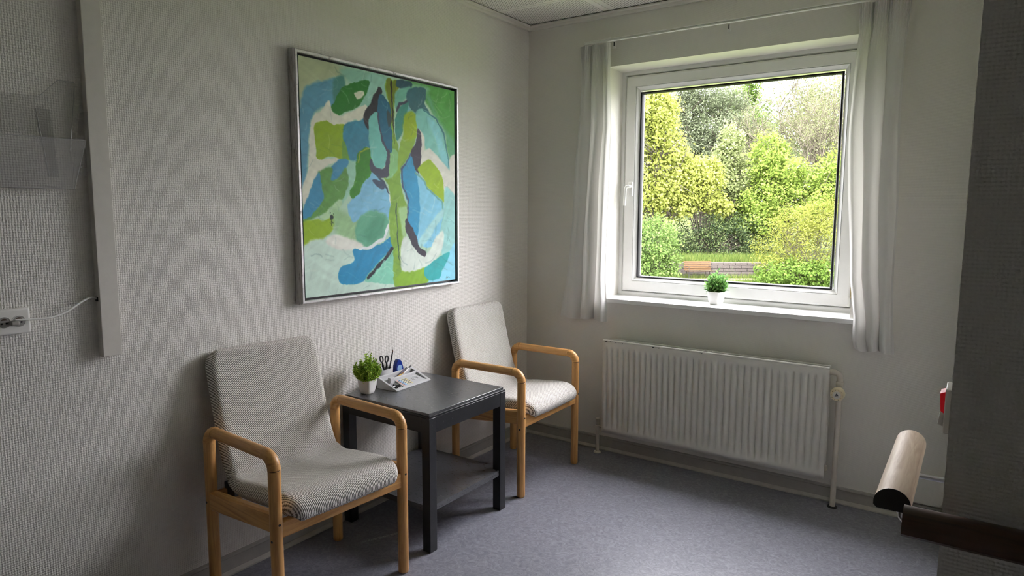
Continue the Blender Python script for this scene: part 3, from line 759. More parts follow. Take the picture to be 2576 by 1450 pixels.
poly((86, 160, 76), [(690, 255), (692, 225), (940, 275), (945, 640), (900, 610), (880, 500), (830, 420), (770, 335), (760, 290), (700, 270)], 0.012, 0.3)
poly((100, 168, 125), [(768, 290), (800, 330), (870, 480), (935, 560), (940, 650), (900, 640), (880, 520), (800, 370)], 0.03)
poly((130, 190, 150), [(700, 245), (790, 270), (760, 300), (700, 275)], 0.02)
poly((40, 80, 95), [(626, 226), (692, 236), (692, 264), (660, 268), (622, 256)], 0.005)
poly((112, 180, 160), [(618, 290), (682, 262), (692, 290), (645, 345), (618, 375)], 0.01)
poly((55, 104, 115), [(678, 290), (710, 266), (768, 272), (772, 320), (766, 350), (795, 405), (740, 375), (725, 400), (700, 382), (678, 345)], 0.006)
poly((120, 180, 190), [(678, 350), (692, 380), (722, 400), (716, 424), (668, 398)], 0.006)
poly((60, 140, 126), [(628, 390), (650, 360), (680, 343), (682, 375), (662, 430), (652, 500), (625, 540), (616, 440)], 0.005)
stroke((58, 64, 84), [(622, 388), (638, 352), (676, 340)], [8, 14, 10])
poly((142, 180, 60), [(662, 425), (690, 398), (717, 403), (729, 450), (727, 510), (707, 582), (660, 642), (636, 710), (632, 620), (645, 560), (668, 480)], 0.006, 0.2)
poly((150, 178, 16), [(664, 425), (690, 398), (717, 403), (729, 450), (724, 510), (690, 545), (664, 520)], 0.02, 0.15)
poly((124, 190, 180), [(723, 395), (745, 374), (792, 400), (842, 460), (872, 530), (898, 650), (902, 700), (850, 642), (800, 592), (778, 588), (760, 522), (738, 484), (726, 440)], 0.005)
poly((132, 200, 205), [(780, 420), (842, 470), (880, 600), (900, 690), (860, 640), (830, 540)], 0.02)
stroke((60, 120, 130), [(760, 380), (830, 428), (866, 500), (886, 570), (898, 690)], [5, 8, 8, 7, 4])
poly((214, 214, 204), [(743, 496), (766, 530), (768, 592), (800, 590), (850, 640), (902, 700), (902, 640), (945, 640), (945, 890), (905, 800), (880, 815), (862, 750), (822, 672), (780, 652), (748, 700), (740, 620)], 0.008)
poly((58, 54, 70), [(736, 486), (750, 520), (750, 650), (737, 722), (720, 694), (703, 640), (698, 600), (725, 560)], 0.004)
poly((150, 182, 30), [(738, 692), (790, 648), (832, 680), (862, 730), (873, 800), (870, 872), (820, 822), (788, 782), (768, 740)], 0.005, 0.18)
poly((128, 196, 222), [(713, 690), (760, 750), (800, 810), (867, 870), (872, 960), (842, 1075), (800, 1105), (760, 1095), (738, 1065), (745, 860), (728, 740)], 0.005, 0.1)
poly((44, 150, 196), [(697, 625), (716, 680), (732, 740), (747, 850), (744, 960), (737, 1055), (713, 1035), (688, 960), (690, 880), (658, 790), (648, 720), (668, 660)], 0.005, 0.12)
stroke((64, 86, 116), [(696, 612), (650, 700), (656, 780), (690, 860), (684, 970)], [7, 10, 9, 9, 9])
stroke((108, 168, 160), [(722, 712), (770, 758), (790, 800), (866, 872), (873, 950), (864, 1040)], [9, 10, 9, 9, 12, 10])
poly((165, 212, 215), [(752, 1065), (862, 915), (868, 950), (770, 1095)], 0.012)
poly((150, 205, 202), [(880, 805), (905, 808), (945, 900), (950, 1290), (880, 1180), (860, 1045), (876, 930)], 0.012)
poly((210, 222, 212), [(652, 1085), (680, 1055), (720, 1110), (760, 1150), (800, 1130), (830, 1065), (874, 1030), (866, 1130), (822, 1182), (780, 1222), (700, 1243), (658, 1234), (648, 1180)], 0.01)
poly((56, 52, 66), [(678, 955), (697, 985), (732, 1050), (750, 1108), (782, 1128), (780, 1154), (755, 1148), (718, 1102), (688, 1042), (676, 1010)], 0.004)
poly((132, 176, 48), [(646, 1236), (700, 1242), (795, 1218), (788, 1300), (636, 1312)], 0.008, 0.2)
poly((136, 205, 226), [(905, 1145), (945, 1095), (950, 1295), (790, 1305), (860, 1250), (885, 1190)], 0.008)
poly((48, 165, 166), [(778, 1226), (830, 1182), (880, 1150), (910, 1140), (892, 1190), (867, 1232), (857, 1268), (798, 1280)], 0.006)
stroke((34, 37, 48), [(602, 1116), (560, 1175), (535, 1200), (478, 1270)], [20, 14, 17, 12])
stroke((150, 214, 190), [(510, 1262), (540, 1220), (580, 1210), (618, 1240)], 3); stroke((150, 214, 190), [(520, 1250), (560, 1180), (600, 1190)], 3)
stroke((70, 90, 95), [(893, 1272), (897, 1262), (900, 1272), (906, 1266), (912, 1270)], 2.2, 0.003)
br = random.Random(4)
for _ in range(230):                            # faint bristle marks over the colour fields
    x0, y0, an, ln_ = br.uniform(120, 920), br.uniform(150, 1320), br.gauss(1.2, 0.8), br.uniform(25, 80)
    cv_ = br.uniform(-0.7, 0.7); pts_ = [(x0 + ln_ * t * cos(an + cv_ * t), y0 + ln_ * t * sin(an + cv_ * t)) for t in (0, 0.5, 1)]
    stroke((235, 240, 225) if br.random() < 0.55 else (40, 90, 90), pts_, br.uniform(2, 7), 0.004, 0.1, br.uniform(0.06, 0.22))
for _ in range(26): 
    a, b = 283 + random.gauss(0, 6), 965 + random.gauss(0, 16); stroke((40, 55, 40), [(a, b), (a + 1, b + 2)], random.uniform(1.5, 4), 0.003)
stroke((36, 46, 50), [(280, 944), (288, 952)], 12, 0.005)
IMG = np.clip(IMG * (1 + 0.06 * STK[..., None]), 0, 255) / 255
LINP = np.where(IMG <= 0.04045, IMG / 12.92, ((IMG + 0.055) / 1.055) ** 2.4) * 1.08
LINP = np.clip(LINP, 0, 0.9)
ci = 0.0255                                    # canvas inset behind the frame
cw, chh = 2 * py - 2 * ci, pz - 2 * ci
V = np.stack([np.full(GN * GN, PD - 0.010), -py + ci + gu.ravel() * cw, pz - ci - gv.ravel() * chh], 1)
idx = np.arange(GN * GN).reshape(GN, GN)
Fq = np.stack([idx[:-1, :-1], idx[1:, :-1], idx[1:, 1:], idx[:-1, 1:]], -1).reshape(-1, 4)
cv = rawmesh('canvas', V, Fq, 'paint', pa)
at = cv.data.color_attributes.new('paint', 'FLOAT_COLOR', 'POINT')
at.data.foreach_set('color', np.c_[LINP.reshape(-1, 3), np.ones(GN * GN)].astype(np.float32).ravel())
MB().box((PD - 0.030, -py + ci, ci), (PD - 0.0105, py - ci, pz - ci)).build('canvas_stretcher', plain('teal_canvas_edge', (0.03, 0.10, 0.10), 0.7), pa, smooth=False)

# ------------------------------------------------------------------ curtains
def curtain(name, label, zt, zb, xl, xr, folds, ph, amp, ymid, seed):
    """xl/xr: lists of (z, x) edges"""
    t = thing(name, label, 'curtain', (0, ymid, 0), 0, 'white curtains at the window')
    rg = np.random.default_rng(seed); NS, NTT = 170, 60
    zl = sorted(xl); zr = sorted(xr)
    fx = lambda tab, z: float(np.interp(z, [a for a, _ in tab], [b for _, b in tab]))
    jit = rg.uniform(-0.5, 0.5, folds * 2 + 3); jit2 = rg.uniform(0.6, 1.3, folds * 2 + 3)
    def P(s, z, off=0.0):
        tt = (zt - z) / (zt - zb)
        a = 2 * PI * folds * s + ph
        loc = np.interp(s * (len(jit) - 1), range(len(jit)), jit); am = np.interp(s * (len(jit) - 1), range(len(jit)), jit2)
        a2 = a + loc * 0.9 * min(1, tt * 3) + 0.35 * sin(3.1 * tt + 5 * s)
        grow = 0.65 + 0.55 * smooth01(tt / 0.25)
        y = amp * am * grow * (sin(a2) + 0.22 * sin(2 * a2 + 0.7)) + 0.004 * sin(9 * a + 2) * max(0, 1 - tt * 6)
        x0, x1 = fx(zl, z), fx(zr, z)
        ss = s + 0.42 / folds / 2 / PI * 1.6 * cos(a2) * grow
        e0, e1 = 0.42 / folds / 2 / PI * 1.6 * cos(ph) * grow, 0
        x = x0 + (x1 - x0) * min(1.0, max(0.0, s + (ss - s) * min(1, 6 * s, 6 * (1 - s))))
        return (x + 0.004 * sin(11 * tt + 8 * s), y - off + 0.004 * sin(7 * tt + 3 * s), z + (0.006 * sin(a * 0.5 + 1) if z < zb + 0.001 else 0))
    def sheet(z0, z1, n, off, nm):
        vs = [P(s, z, off) for z in np.linspace(z0, z1, n) for s in np.linspace(0, 1, NS)]
        fs = [(i * NS + j, i * NS + j + 1, (i + 1) * NS + j + 1, (i + 1) * NS + j) for i in range(n - 1) for j in range(NS - 1)]
        return MB().add(vs, fs).build(nm, 'curtain', t, angle=80)
    sheet(zt, zb, NTT, 0.0, 'cloth')
    sheet(zt + 0.002, zt - 0.085, 8, 0.0022, 'heading_tape')
    sheet(zb + 0.062, zb - 0.001, 6, 0.0022, 'hem')
    return t


curtain('curtain', 'white cotton curtain hanging at the handle side of the window', 2.344, 0.788,
        [(2.352, 0.386), (2.2, 0.394), (1.907, 0.381), (1.607, 0.362), (1.352, 0.348), (1.021, 0.318), (0.826, 0.287), (0.78, 0.283)],
        [(2.352, 0.572), (2.2, 0.578), (1.893, 0.595), (1.601, 0.578), (1.355, 0.568), (1.037, 0.573), (0.853, 0.587), (0.78, 0.592)], 3, 0.6, 0.015, -0.060, 3)
curtain('curtain', 'white cotton curtain hanging on the hinge side of the window', 2.344, 0.780,
        [(2.350, 1.812), (2.225, 1.816), (2.126, 1.808), (2.018, 1.804), (1.806, 1.803), (1.481, 1.815), (1.113, 1.840), (0.929, 1.870), (0.834, 1.869), (0.774, 1.884)],
        [(2.350, 2.016), (2.198, 2.008), (2.1, 2.006), (1.997, 2.007), (1.792, 2.008), (1.48, 2.014), (1.124, 2.023), (0.944, 2.032), (0.853, 2.039), (0.78, 2.043)], 3, 2.4, 0.016, -0.062, 8)

tr_ = thing('curtain_rail', 'thin white curtain rail above the window', 'curtain rail', (0, 0, 0))
MB().box((0.42, -0.070, 2.352), (2.04, -0.052, 2.356)).box((0.42, -0.070, 2.362), (2.04, -0.052, 2.366)).box((0.42, -0.063, 2.354), (2.04, -0.059, 2.364)).build('track', 'white', tr_, bevel=0.0008)
for bx in (0.575, 1.215, 1.93):
    b = MB().box((bx - 0.006, -0.066, 2.366), (bx + 0.006, 0.0, 2.372)).box((bx - 0.009, -0.004, 2.325), (bx + 0.009, 0.0, 2.372)).build('bracket', 'white', tr_, bevel=0.001)
    MB().box((bx - 0.0025, -0.0055, 2.338), (bx + 0.0025, -0.0038, 2.36)).build('bracket_slot', 'black', b, smooth=False)
for hx_ in (1.095, 1.10):
    MB().tube([(hx_, -0.061, 2.352), (hx_, -0.061, 2.345), (hx_, -0.058, 2.342), (hx_, -0.055, 2.345)], 0.0014, 6).build('glider_hook', 'white', tr_)

# ------------------------------------------------------------------ handrails at the wall corner
def dprofile(w, h):
    pts = [(-w / 2, 0.006), (-w / 2 + 0.006, 0.0), (w / 2 - 0.006, 0.0), (w / 2, 0.006)]
    for a in np.linspace(0.1, PI - 0.1, 13): pts.append((w / 2 * cos(a), 0.012 + (h - 0.012) * sin(a)))
    return pts


ZR = 0.862
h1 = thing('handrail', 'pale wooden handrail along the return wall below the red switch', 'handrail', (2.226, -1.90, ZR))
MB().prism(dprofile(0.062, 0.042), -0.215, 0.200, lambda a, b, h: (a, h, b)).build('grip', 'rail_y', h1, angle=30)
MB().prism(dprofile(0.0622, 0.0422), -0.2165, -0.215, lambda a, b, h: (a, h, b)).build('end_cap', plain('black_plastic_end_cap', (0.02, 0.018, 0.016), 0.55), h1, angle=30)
for yy in (-0.12, 0.14):
    MB().tube([(0.0, yy, 0.002), (0.0, yy, -0.030), (0.015, yy, -0.045), (RX - 2.226, yy, -0.045)], 0.006, 10).build('bracket', 'steel', h1)
    MB().lathe([(0.022, -0.006), (0.022, 0.0)], 18, (RX - 2.226, yy, -0.045), 'x').build('wall_rose', 'steel', h1)
MB().tube([(0.012, -0.205, 0.001), (0.014, -0.222, -0.007), (0.022, -0.240, -0.008), (0.034, -0.258, 0.004)], 0.0028, 8).build('corner_link', 'steel', h1)
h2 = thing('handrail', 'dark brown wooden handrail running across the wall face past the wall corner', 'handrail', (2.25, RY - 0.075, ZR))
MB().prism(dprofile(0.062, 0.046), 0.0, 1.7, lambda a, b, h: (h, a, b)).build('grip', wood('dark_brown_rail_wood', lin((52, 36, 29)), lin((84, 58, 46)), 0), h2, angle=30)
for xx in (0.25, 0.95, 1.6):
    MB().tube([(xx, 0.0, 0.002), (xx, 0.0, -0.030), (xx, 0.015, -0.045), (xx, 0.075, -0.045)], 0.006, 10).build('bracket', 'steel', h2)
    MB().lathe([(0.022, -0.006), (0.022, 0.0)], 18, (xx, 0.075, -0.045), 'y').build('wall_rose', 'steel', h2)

sw = thing('light_switch', 'grey wall switch with glowing red rocker above the pale handrail', 'switch', (RX, -2.0, 1.045))
MB().box((-0.011, -0.036, -0.043), (0.0, 0.036, 0.043)).build('switch_box', 'trim', sw, bevel=0.002)
rk = NT('red_lit_rocker', 0.25, 0.5); rk.base((0.55, 0.01, 0.02)); rk.b.inputs['Emission Color'].default_value = (1, 0.02, 0.03, 1); rk.b.inputs['Emission Strength'].default_value = 0.12
MB().prism([(-0.011, 0.034), (-0.020, 0.030), (-0.0175, -0.004), (-0.011, -0.008)], -0.020, 0.020, lambda a, b, h: (a, h, b)).build('rocker', rk.m, sw, bevel=0.001)
MB().prism([(-0.011, -0.008), (-0.0175, -0.004), (-0.021, -0.030), (-0.011, -0.034)], -0.020, 0.020, lambda a, b, h: (a, h, b)).build('rocker_base', 'trim', sw, bevel=0.001)

o = thing('cable_duct', 'low wall duct above the skirting behind the pale handrail', 'duct', (2.21, 0, 0.09))
MB().box((-0.075, -0.022, 0.0), (0.094, 0.0, 0.132)).build('duct_body', 'wall_win', o, bevel=0.002)
MB().box((-0.075, -0.026, 0.126), (0.094, 0.0, 0.136)).build('duct_lid_edge', 'white', o, bevel=0.002)

# ------------------------------------------------------------------ left wall fittings
td = thing('cable_trunking', 'upright pale cable trunking running up the wall beside the brochure holder', 'trunking', (0, -2.4915, 0.942))
MB().box((0.0, -0.0275, 0.0), (0.022, 0.0275, 1.555)).build('trunking_base', 'trim', td, bevel=0.001)
MB().box((0.020, -0.0295, 0.0), (0.031, 0.0295, 1.555)).build('trunking_lid', 'trim', td, bevel=0.002)
MB().box((0.004, -0.0305, 0.182), (0.018, -0.026, 0.196)).build('cable_hole', 'black', td, smooth=False)

so = thing('wall_socket', 'white double wall socket with a plugged cable', 'socket', (0, -2.785, 1.089))
MB().box((0.0, -0.075, -0.038), (0.020, 0.075, 0.038)).build('faceplate', 'white', so, bevel=0.006, seg=3)
for yy in (0.008, 0.045):
    w = MB().lathe([(0.0185, 0.0195), (0.0185, 0.0206), (0.0165, 0.0208), (0.0165, 0.0200)], 28, (0, yy, 0), 'x').build('outlet_ring', 'white', so)
    MB().lathe([(0.0163, 0.0198), (0.0163, 0.0203)], 28, (0, yy, 0), 'x').build('outlet_well', plain('grey_outlet_well', (0.34, 0.33, 0.31), 0.5), so)
    for a in (-0.006, 0.006): MB().lathe([(0.0026, 0.0200), (0.0026, 0.0208)], 12, (0, yy + a, -0.003), 'x').build('pin_hole', 'black', so)
    MB().prism([(0.008 * cos(a), 0.005 + 0.006 * sin(a)) for a in np.linspace(0, PI, 9)], 0.0198, 0.0207, lambda a, b, h, yy=yy: (h, yy + a, b + 0.001)).build('earth_slot', plain('brown_slot', (0.10, 0.07, 0.05), 0.6), so, smooth=False)
pc = thing('power_cable', 'white power cable looping from the socket into the trunking', 'cable', (0.0212, -2.77, 1.086))
pg = MB().box((0.0, 0.004, -0.007), (0.018, 0.026, 0.007)).build('plug', plain('grey_plug', (0.38, 0.36, 0.33), 0.5), pc, bevel=0.004)
ends = []
for px_, py_, X in ((38, 806, 0.036), (75, 804, 0.038), (110, 802, 0.037), (140, 796, 0.034), (165, 786, 0.03), (190, 770, 0.024), (208, 758, 0.018), (222, 751, 0.014), (234, 749, 0.012)):
    q = onx(px_, py_, X); ends.append((q[0] - 0.0212, q[1] + 2.77, q[2] - 1.086))
q = (0.011, -2.518, 1.131); ends.append((q[0] - 0.0212, q[1] + 2.77, q[2] - 1.086))
cp, _ = interp_path(ends, 48)
MB().tube([tuple(p) for p in cp], 0.0032, 10).build('cord', 'white', pc)

bh = thing('brochure_holder', 'clear acrylic brochure holder fixed to the wall', 'holder', (0, -2.80, 1.48))
yb0, yb1, hb = -0.26, 0.262, 0.325
back = [(yb0, 0), (yb1 - 0.03, 0), (yb1, hb - 0.10), (yb1 + 0.012, hb - 0.02), (yb1 - 0.005, hb), (yb1 - 0.05, hb), (yb1 - 0.10, hb - 0.052), (yb0 + 0.20, hb - 0.065), (yb0 + 0.13, hb + 0.0), (yb0, hb)]
MB().prism(back, 0.006, 0.0085, lambda a, b, h: (h, a, b)).build('back_plate', 'acrylic', bh, smooth=False)
MB().ring([[(0.030, yb0, 0.0), (0.0325, yb0, 0.0), (0.0725, yb0, 0.145), (0.070, yb0, 0.145)], [(0.030, yb1 - 0.034, 0.0), (0.0325, yb1 - 0.034, 0.0), (0.0725, yb1 - 0.010, 0.145), (0.070, yb1 - 0.010, 0.145)]]).build('front_panel', 'acrylic', bh, smooth=False)
MB().box((0.006, yb0, -0.0025), (0.0325, yb1 - 0.032, 0.0)).build('bottom_plate', 'acrylic', bh, smooth=False)
sp_ = [(0.008, 0.0), (0.032, 0.0), (0.072, 0.145), (0.060, 0.235), (0.008, 0.235)]
MB().ring([[(a, yb1 - 0.034 + 0.165 * b, b) for a, b in sp_], [(a, yb1 - 0.0315 + 0.165 * b, b) for a, b in sp_]]).build('side_panel', 'acrylic', bh, smooth=False)
MB().ring([[(a, yb0, b) for a, b in sp_], [(a, yb0 + 0.0025, b) for a, b in sp_]]).build('side_panel', 'acrylic', bh, smooth=False)
MB().ring([[(0.0, yb1 - 0.115, 0.235), (0.012, yb1 - 0.115, 0.235), (0.012, yb1 - 0.078, 0.235), (0.0, yb1 - 0.078, 0.235)], [(0.0, yb1 - 0.092, 0.035), (0.012, yb1 - 0.092, 0.035), (0.012, yb1 - 0.066, 0.035), (0.0, yb1 - 0.066, 0.035)]]).build('wall_bracket', 'acrylic', bh, smooth=False)
ed = [((0.072, yb1 - 0.010, 0.146), (0.032, yb1 - 0.034, 0.0)), ((0.0085, yb1 - 0.004, hb - 0.01), (0.0085, yb1 - 0.028, 0.12)), ((0.0085, yb1 - 0.05, hb), (0.0085, yb1 - 0.005, hb)), ((0.0085, yb1 - 0.10, hb - 0.052), (0.0085, yb1 - 0.05, hb)), ((0.071, yb0, 0.1455), (0.071, yb1 - 0.010, 0.1455)), ((0.012, yb1 - 0.115, 0.235), (0.012, yb1 - 0.092, 0.035)), ((0.031, yb0, 0.0), (0.031, yb1 - 0.034, 0.0))]
for a, b in ed: MB().tube([a, b], 0.0011, 5).build('edge_glint', 'acrylic_edge', bh)  # thin pale tubes on the edges, glint put into their colour
for a, b, c in ((0.0115, yb1 - 0.105, 0.222), (0.0115, yb1 - 0.080, 0.05), (0.0095, yb1 - 0.016, hb - 0.022)):
    MB().lathe([(0.0025, 0), (0.002, 0.001)], 10, (a, b, c), 'x').build('screw', 'steel', bh)

# ------------------------------------------------------------------ potted artificial plants
MAT['pot'] = plain('white_ceramic', (0.76, 0.75, 0.73), 0.35, 0.45, 0.02)
MAT['soil'] = plain('dark_soil', (0.02, 0.018, 0.012), 0.95, 0.1, 0.3, 200)
def superring(w, z, n=28, e=5.0):
    out = []
    for j in range(n):
        a = 2 * PI * j / n; c, s = cos(a), sin(a)
        out.append((w * abs(c) ** (2 / e) * (1 if c > 0 else -1), w * abs(s) ** (2 / e) * (1 if s > 0 else -1), z))
    return out


def potted(label, loc, rz, sc, seed, kind, lm):
    t = thing('potted_plant', label, 'plant', loc, rz, 'small white pots of greenery'); rg = random.Random(seed)
    pr = [(0.0215, 0.0), (0.0235, 0.002), (0.0275, 0.015), (0.0315, 0.035), (0.0335, 0.055), (0.0338, 0.061), (0.0312, 0.061), (0.0300, 0.052)]
    m = MB(); m.ring([superring(w * sc, z * sc) for w, z in pr]); m.build('pot', 'pot', t, angle=50)
    MB().ring([superring(0.0298 * sc, 0.050 * sc), superring(0.0298 * sc, 0.0515 * sc)]).build('soil', 'soil', t)
    V, Fc = [], []; tw = MB()
    N = 48 if kind else 100
    for b in range(N):
        a = rg.uniform(0, 2 * PI); r = math.sqrt(rg.random())
        if kind == 0: L = (0.138 - 0.088 * r + rg.uniform(-0.022, 0.012)) * sc; out = 0.062 * r * sc
        else: L = (0.112 - 0.050 * r + rg.uniform(-0.03, 0.010)) * sc; out = 0.044 * r * sc
        p0 = Vector((0.012 * r * cos(a), 0.012 * r * sin(a), 0.050)) * sc
        p1 = Vector((out * cos(a), out * sin(a), 0.052 * sc + L)); pm = (p0 + p1) / 2 + Vector((out * 0.35 * cos(a), out * 0.35 * sin(a), -0.004))
        pts = [p0 * (1 - u) ** 2 + pm * 2 * u * (1 - u) + p1 * u * u for u in np.linspace(0, 1, 9)]
        tw.tube(pts[::2], 0.0006 * sc, 4)
        nl = 30 if kind == 0 else 14
        for q in range(nl):
            u = 0.12 + 0.88 * q / nl; i = min(7, int(u * 8)); f = u * 8 - i; p = pts[i].lerp(pts[i + 1], f); tg = (pts[i + 1] - pts[i]).normalized()
            side = tg.orthogonal().normalized(); side.rotate(Matrix.Rotation(q * 2.4 + rg.random(), 3, tg))
            ll = (0.0115 if kind == 0 else 0.026) * sc * rg.uniform(0.7, 1.2); wd_ = ll * (0.34 if kind == 0 else 0.17)
            d = (tg * (0.75 if kind == 0 else 0.9) + side).normalized(); nn = d.cross(tg).normalized()
            o = len(V); V.extend([p, p + d * ll * 0.5 + nn * wd_, p + d * ll, p + d * ll * 0.5 - nn * wd_]); Fc.append((o, o + 1, o + 2, o + 3))
    fo = rawmesh('foliage', [tuple(v) for v in V], Fc, lm, t); fo['kind'] = 'stuff'
    so_ = tw.build('stems', plain('green_stem', (0.10, 0.13, 0.03), 0.7), t); so_['kind'] = 'stuff'; so_.name = 'stem'
    return t


MAT['leaf_p1'] = leafmat('box_sprig_green', (0.07, 0.17, 0.02), (0.30, 0.50, 0.05), (0.68, 0.82, 0.18), 0.25)
MAT['leaf_p2'] = leafmat('rosemary_green', (0.04, 0.12, 0.03), (0.12, 0.28, 0.06), (0.30, 0.50, 0.16), 0.25)
potted('feathery green plant in a white pot on the black table', (0.098, -1.452, TZ), math.radians(8), 1.04, 5, 0, 'leaf_p1')
potted('spiky green plant in a white pot on the windowsill', (1.170, 0.100, 0.916), math.radians(-14), 1.16, 9, 1, 'leaf_p2')

# ------------------------------------------------------------------ desk organizer and its contents
OG = math.atan2(0.254, -0.018)                    # local x runs along the wide front edge
org = thing('desk_organizer', 'light grey slanted plastic desk organizer on the black table', 'organizer', (0.193, -1.363, TZ), OG)
MAT['grey_pl'] = plain('light_grey_plastic', (0.50, 0.50, 0.51), 0.42, 0.4, 0.03)
OW, OD, OH = 0.252, 0.118, 0.054
def slope(y): return 0.005 + (OH - 0.005) * y / OD
# wedge body with a sunken tray: rim pieces + floor
def wedge(x0, x1, y0, y1, zb0, zb1, zt0, zt1):
    return [[(x0, y0, zb0), (x0, y1, zb1), (x0, y1, zt1), (x0, y0, zt0)], [(x1, y0, zb0), (x1, y1, zb1), (x1, y1, zt1), (x1, y0, zt0)]]
body = MB()
body.ring(wedge(0, OW, 0, 0.012, 0, 0, slope(0), slope(0.012)))
body.ring(wedge(0, 0.010, 0.012, OD, 0, 0, slope(0.012), slope(OD)))
body.ring(wedge(OW - 0.014, OW, 0.012, OD, 0, 0, slope(0.012), slope(OD)))
body.ring(wedge(0.010, OW - 0.014, 0.076, 0.084, 0, 0, slope(0.076), slope(0.084)))
body.ring(wedge(0.010, OW - 0.014, 0.110, OD, 0, 0, slope(0.110), slope(OD)))
body.ring(wedge(0.010, OW - 0.014, 0.012, 0.076, 0, 0, slope(0.012) - 0.004, slope(0.076) - 0.012))
body.ring(wedge(0.010, OW - 0.014, 0.084, 0.110, 0, 0, 0.016, 0.018))
body.build('tray', 'grey_pl', org, bevel=0.0012)
MB().ring(wedge(0.062, 0.066, 0.012, 0.076, 0, 0, slope(0.012), slope(0.076))).build('divider', 'grey_pl', org, bevel=0.0008)
MB().ring(wedge(0.030, 0.062, 0.062, 0.078, 0.01, 0.01, 0.047, 0.050)).build('clip_block', 'grey_pl', org, bevel=0.002)
def ell(cx, cy, rx, ry, z, n=30): return [(cx + rx * cos(2 * PI * j / n), cy + ry * sin(2 * PI * j / n), z) for j in range(n)]
MB().ring([ell(0.078, 0.142, 0.046, 0.022, 0), ell(0.078, 0.142, 0.048, 0.023, 0.074), ell(0.078, 0.142, 0.045, 0.020, 0.074), ell(0.078, 0.142, 0.044, 0.019, 0.004)]).build('pen_cup', 'grey_pl', org, angle=50)
MB().box((0.126, 0.118, 0), (OW - 0.014, 0.160, 0.006)).box((0.126, 0.155, 0), (OW - 0.014, 0.160, 0.040)).box((OW - 0.018, 0.118, 0), (OW - 0.014, 0.160, 0.040)).build('rear_tray', 'grey_pl', org, bevel=0.001)
zz = slope(0.045) - 0.0075
for k_ in range(2):
    pts = [(0.190 + (0.017 - 0.007 * k_) * cos(a) * 1.2, 0.045 + (0.017 - 0.007 * k_) * sin(a), slope(0.045 + (0.017 - 0.007 * k_) * sin(a)) - 0.0075) for a in np.linspace(0, 2 * PI, 25)[:-1]]
    MB().tube(pts, 0.0008, 5, loop=True).build('embossed_ring', 'grey_pl', org)

G = Matrix.Translation((0.193, -1.363, TZ)) @ Matrix.Rotation(OG, 4, 'Z')
def at_org(x, y, z): return tuple(G @ Vector((x, y, z)))
# scissors: two loops above the cup
sx_ = thing('scissors', 'black handled scissors standing in the organizer cup', 'scissors', at_org(0.084, 0.142, 0.005), OG)
piv = Vector((0.0, 0, 0.060))
for k_, (cx, cz, ra, rb, th) in enumerate(((-0.027, 0.120, 0.0095, 0.0165, 0.35), (0.016, 0.112, 0.0105, 0.0160, -0.12))):
    lp = [(cx + ra * cos(a) * cos(th) - rb * sin(a) * sin(th) * -1 * -1, 0.003 * (1 if k_ else -1), cz + rb * sin(a) * cos(th) + ra * cos(a) * sin(th)) for a in np.linspace(0, 2 * PI, 25)[:-1]]
    hd = MB().tube(lp, 0.0032, 8, loop=True).build('handle', 'black', sx_)
    lowx = cx + rb * 0.8 * sin(th) * 1.0
    MB().tube([(cx + rb * sin(th), 0.003 * (1 if k_ else -1), cz - rb * cos(th) + 0.001), ((cx + 0.004) * 0.62, 0, 0.082), (0.001 * k_, 0, 0.055)], [0.0036, 0.0058 if k_ == 0 else 0.0042, 0.004], 10).build('shank', 'black', sx_)
    MB().tube([(0.001 * k_, 0.001 * k_, 0.058), (0.004 - 0.008 * k_, 0, 0.002)], [0.004, 0.001], 6).build('blade', 'steel', sx_)
pn = thing('pencil', 'dark pencil standing point up in the organizer cup', 'pencil', at_org(0.110, 0.147, 0.005), OG)
d0, d1 = Vector((-0.008, 0, 0)), Vector((0.038, -0.002, 0.154))
MB().tube([d0, d0.lerp(d1, 0.9)], 0.0036, 6).build('barrel', 'black', pn, angle=20)
MB().tube([d0.lerp(d1, 0.9), d0.lerp(d1, 0.965)], [0.0036, 0.0012], 10).build('sharpened_wood', plain('cedar_point', (0.16, 0.08, 0.05), 0.7), pn)
MB().tube([d0.lerp(d1, 0.965), d1], [0.0012, 0.0003], 8).build('lead', 'black', pn)
# blue translucent dome (tape dispenser) in the rear tray
bl = thing('tape_dispenser', 'blue translucent plastic tape dispenser behind the organizer tray', 'dispenser', at_org(0.172, 0.137, 0.0075), OG)
kb = NT('blue_translucent_plastic', 0.12, 0.6); kb.base((0.01, 0.035, 0.32)); kb.b.inputs['Transmission Weight'].default_value = 0.35; MAT['bluepl'] = kb.m
dome = [(-0.027, 0.0), (-0.028, 0.042), (-0.023, 0.078), (-0.010, 0.096), (0.004, 0.098), (0.018, 0.082), (0.030, 0.046), (0.036, 0.0)]
m = MB(); m.prism([tuple(p) for p in chaikin(np.array(dome), 1)], -0.011, 0.011, lambda a, b, h: (a, h, b)); m.build('shell', 'bluepl', bl, bevel=0.003)
MB().lathe([(0.018, -0.0118), (0.018, 0.0118)], 26, (0.0, 0, 0.052), 'y').build('tape_roll', plain('pale_blue_tape', (0.25, 0.40, 0.62), 0.3), bl)
MB().box((0.022, -0.0115, 0.004), (0.038, 0.0115, 0.024)).build('cutter', plain('slate_cutter', (0.10, 0.12, 0.15), 0.4), bl, bevel=0.001)
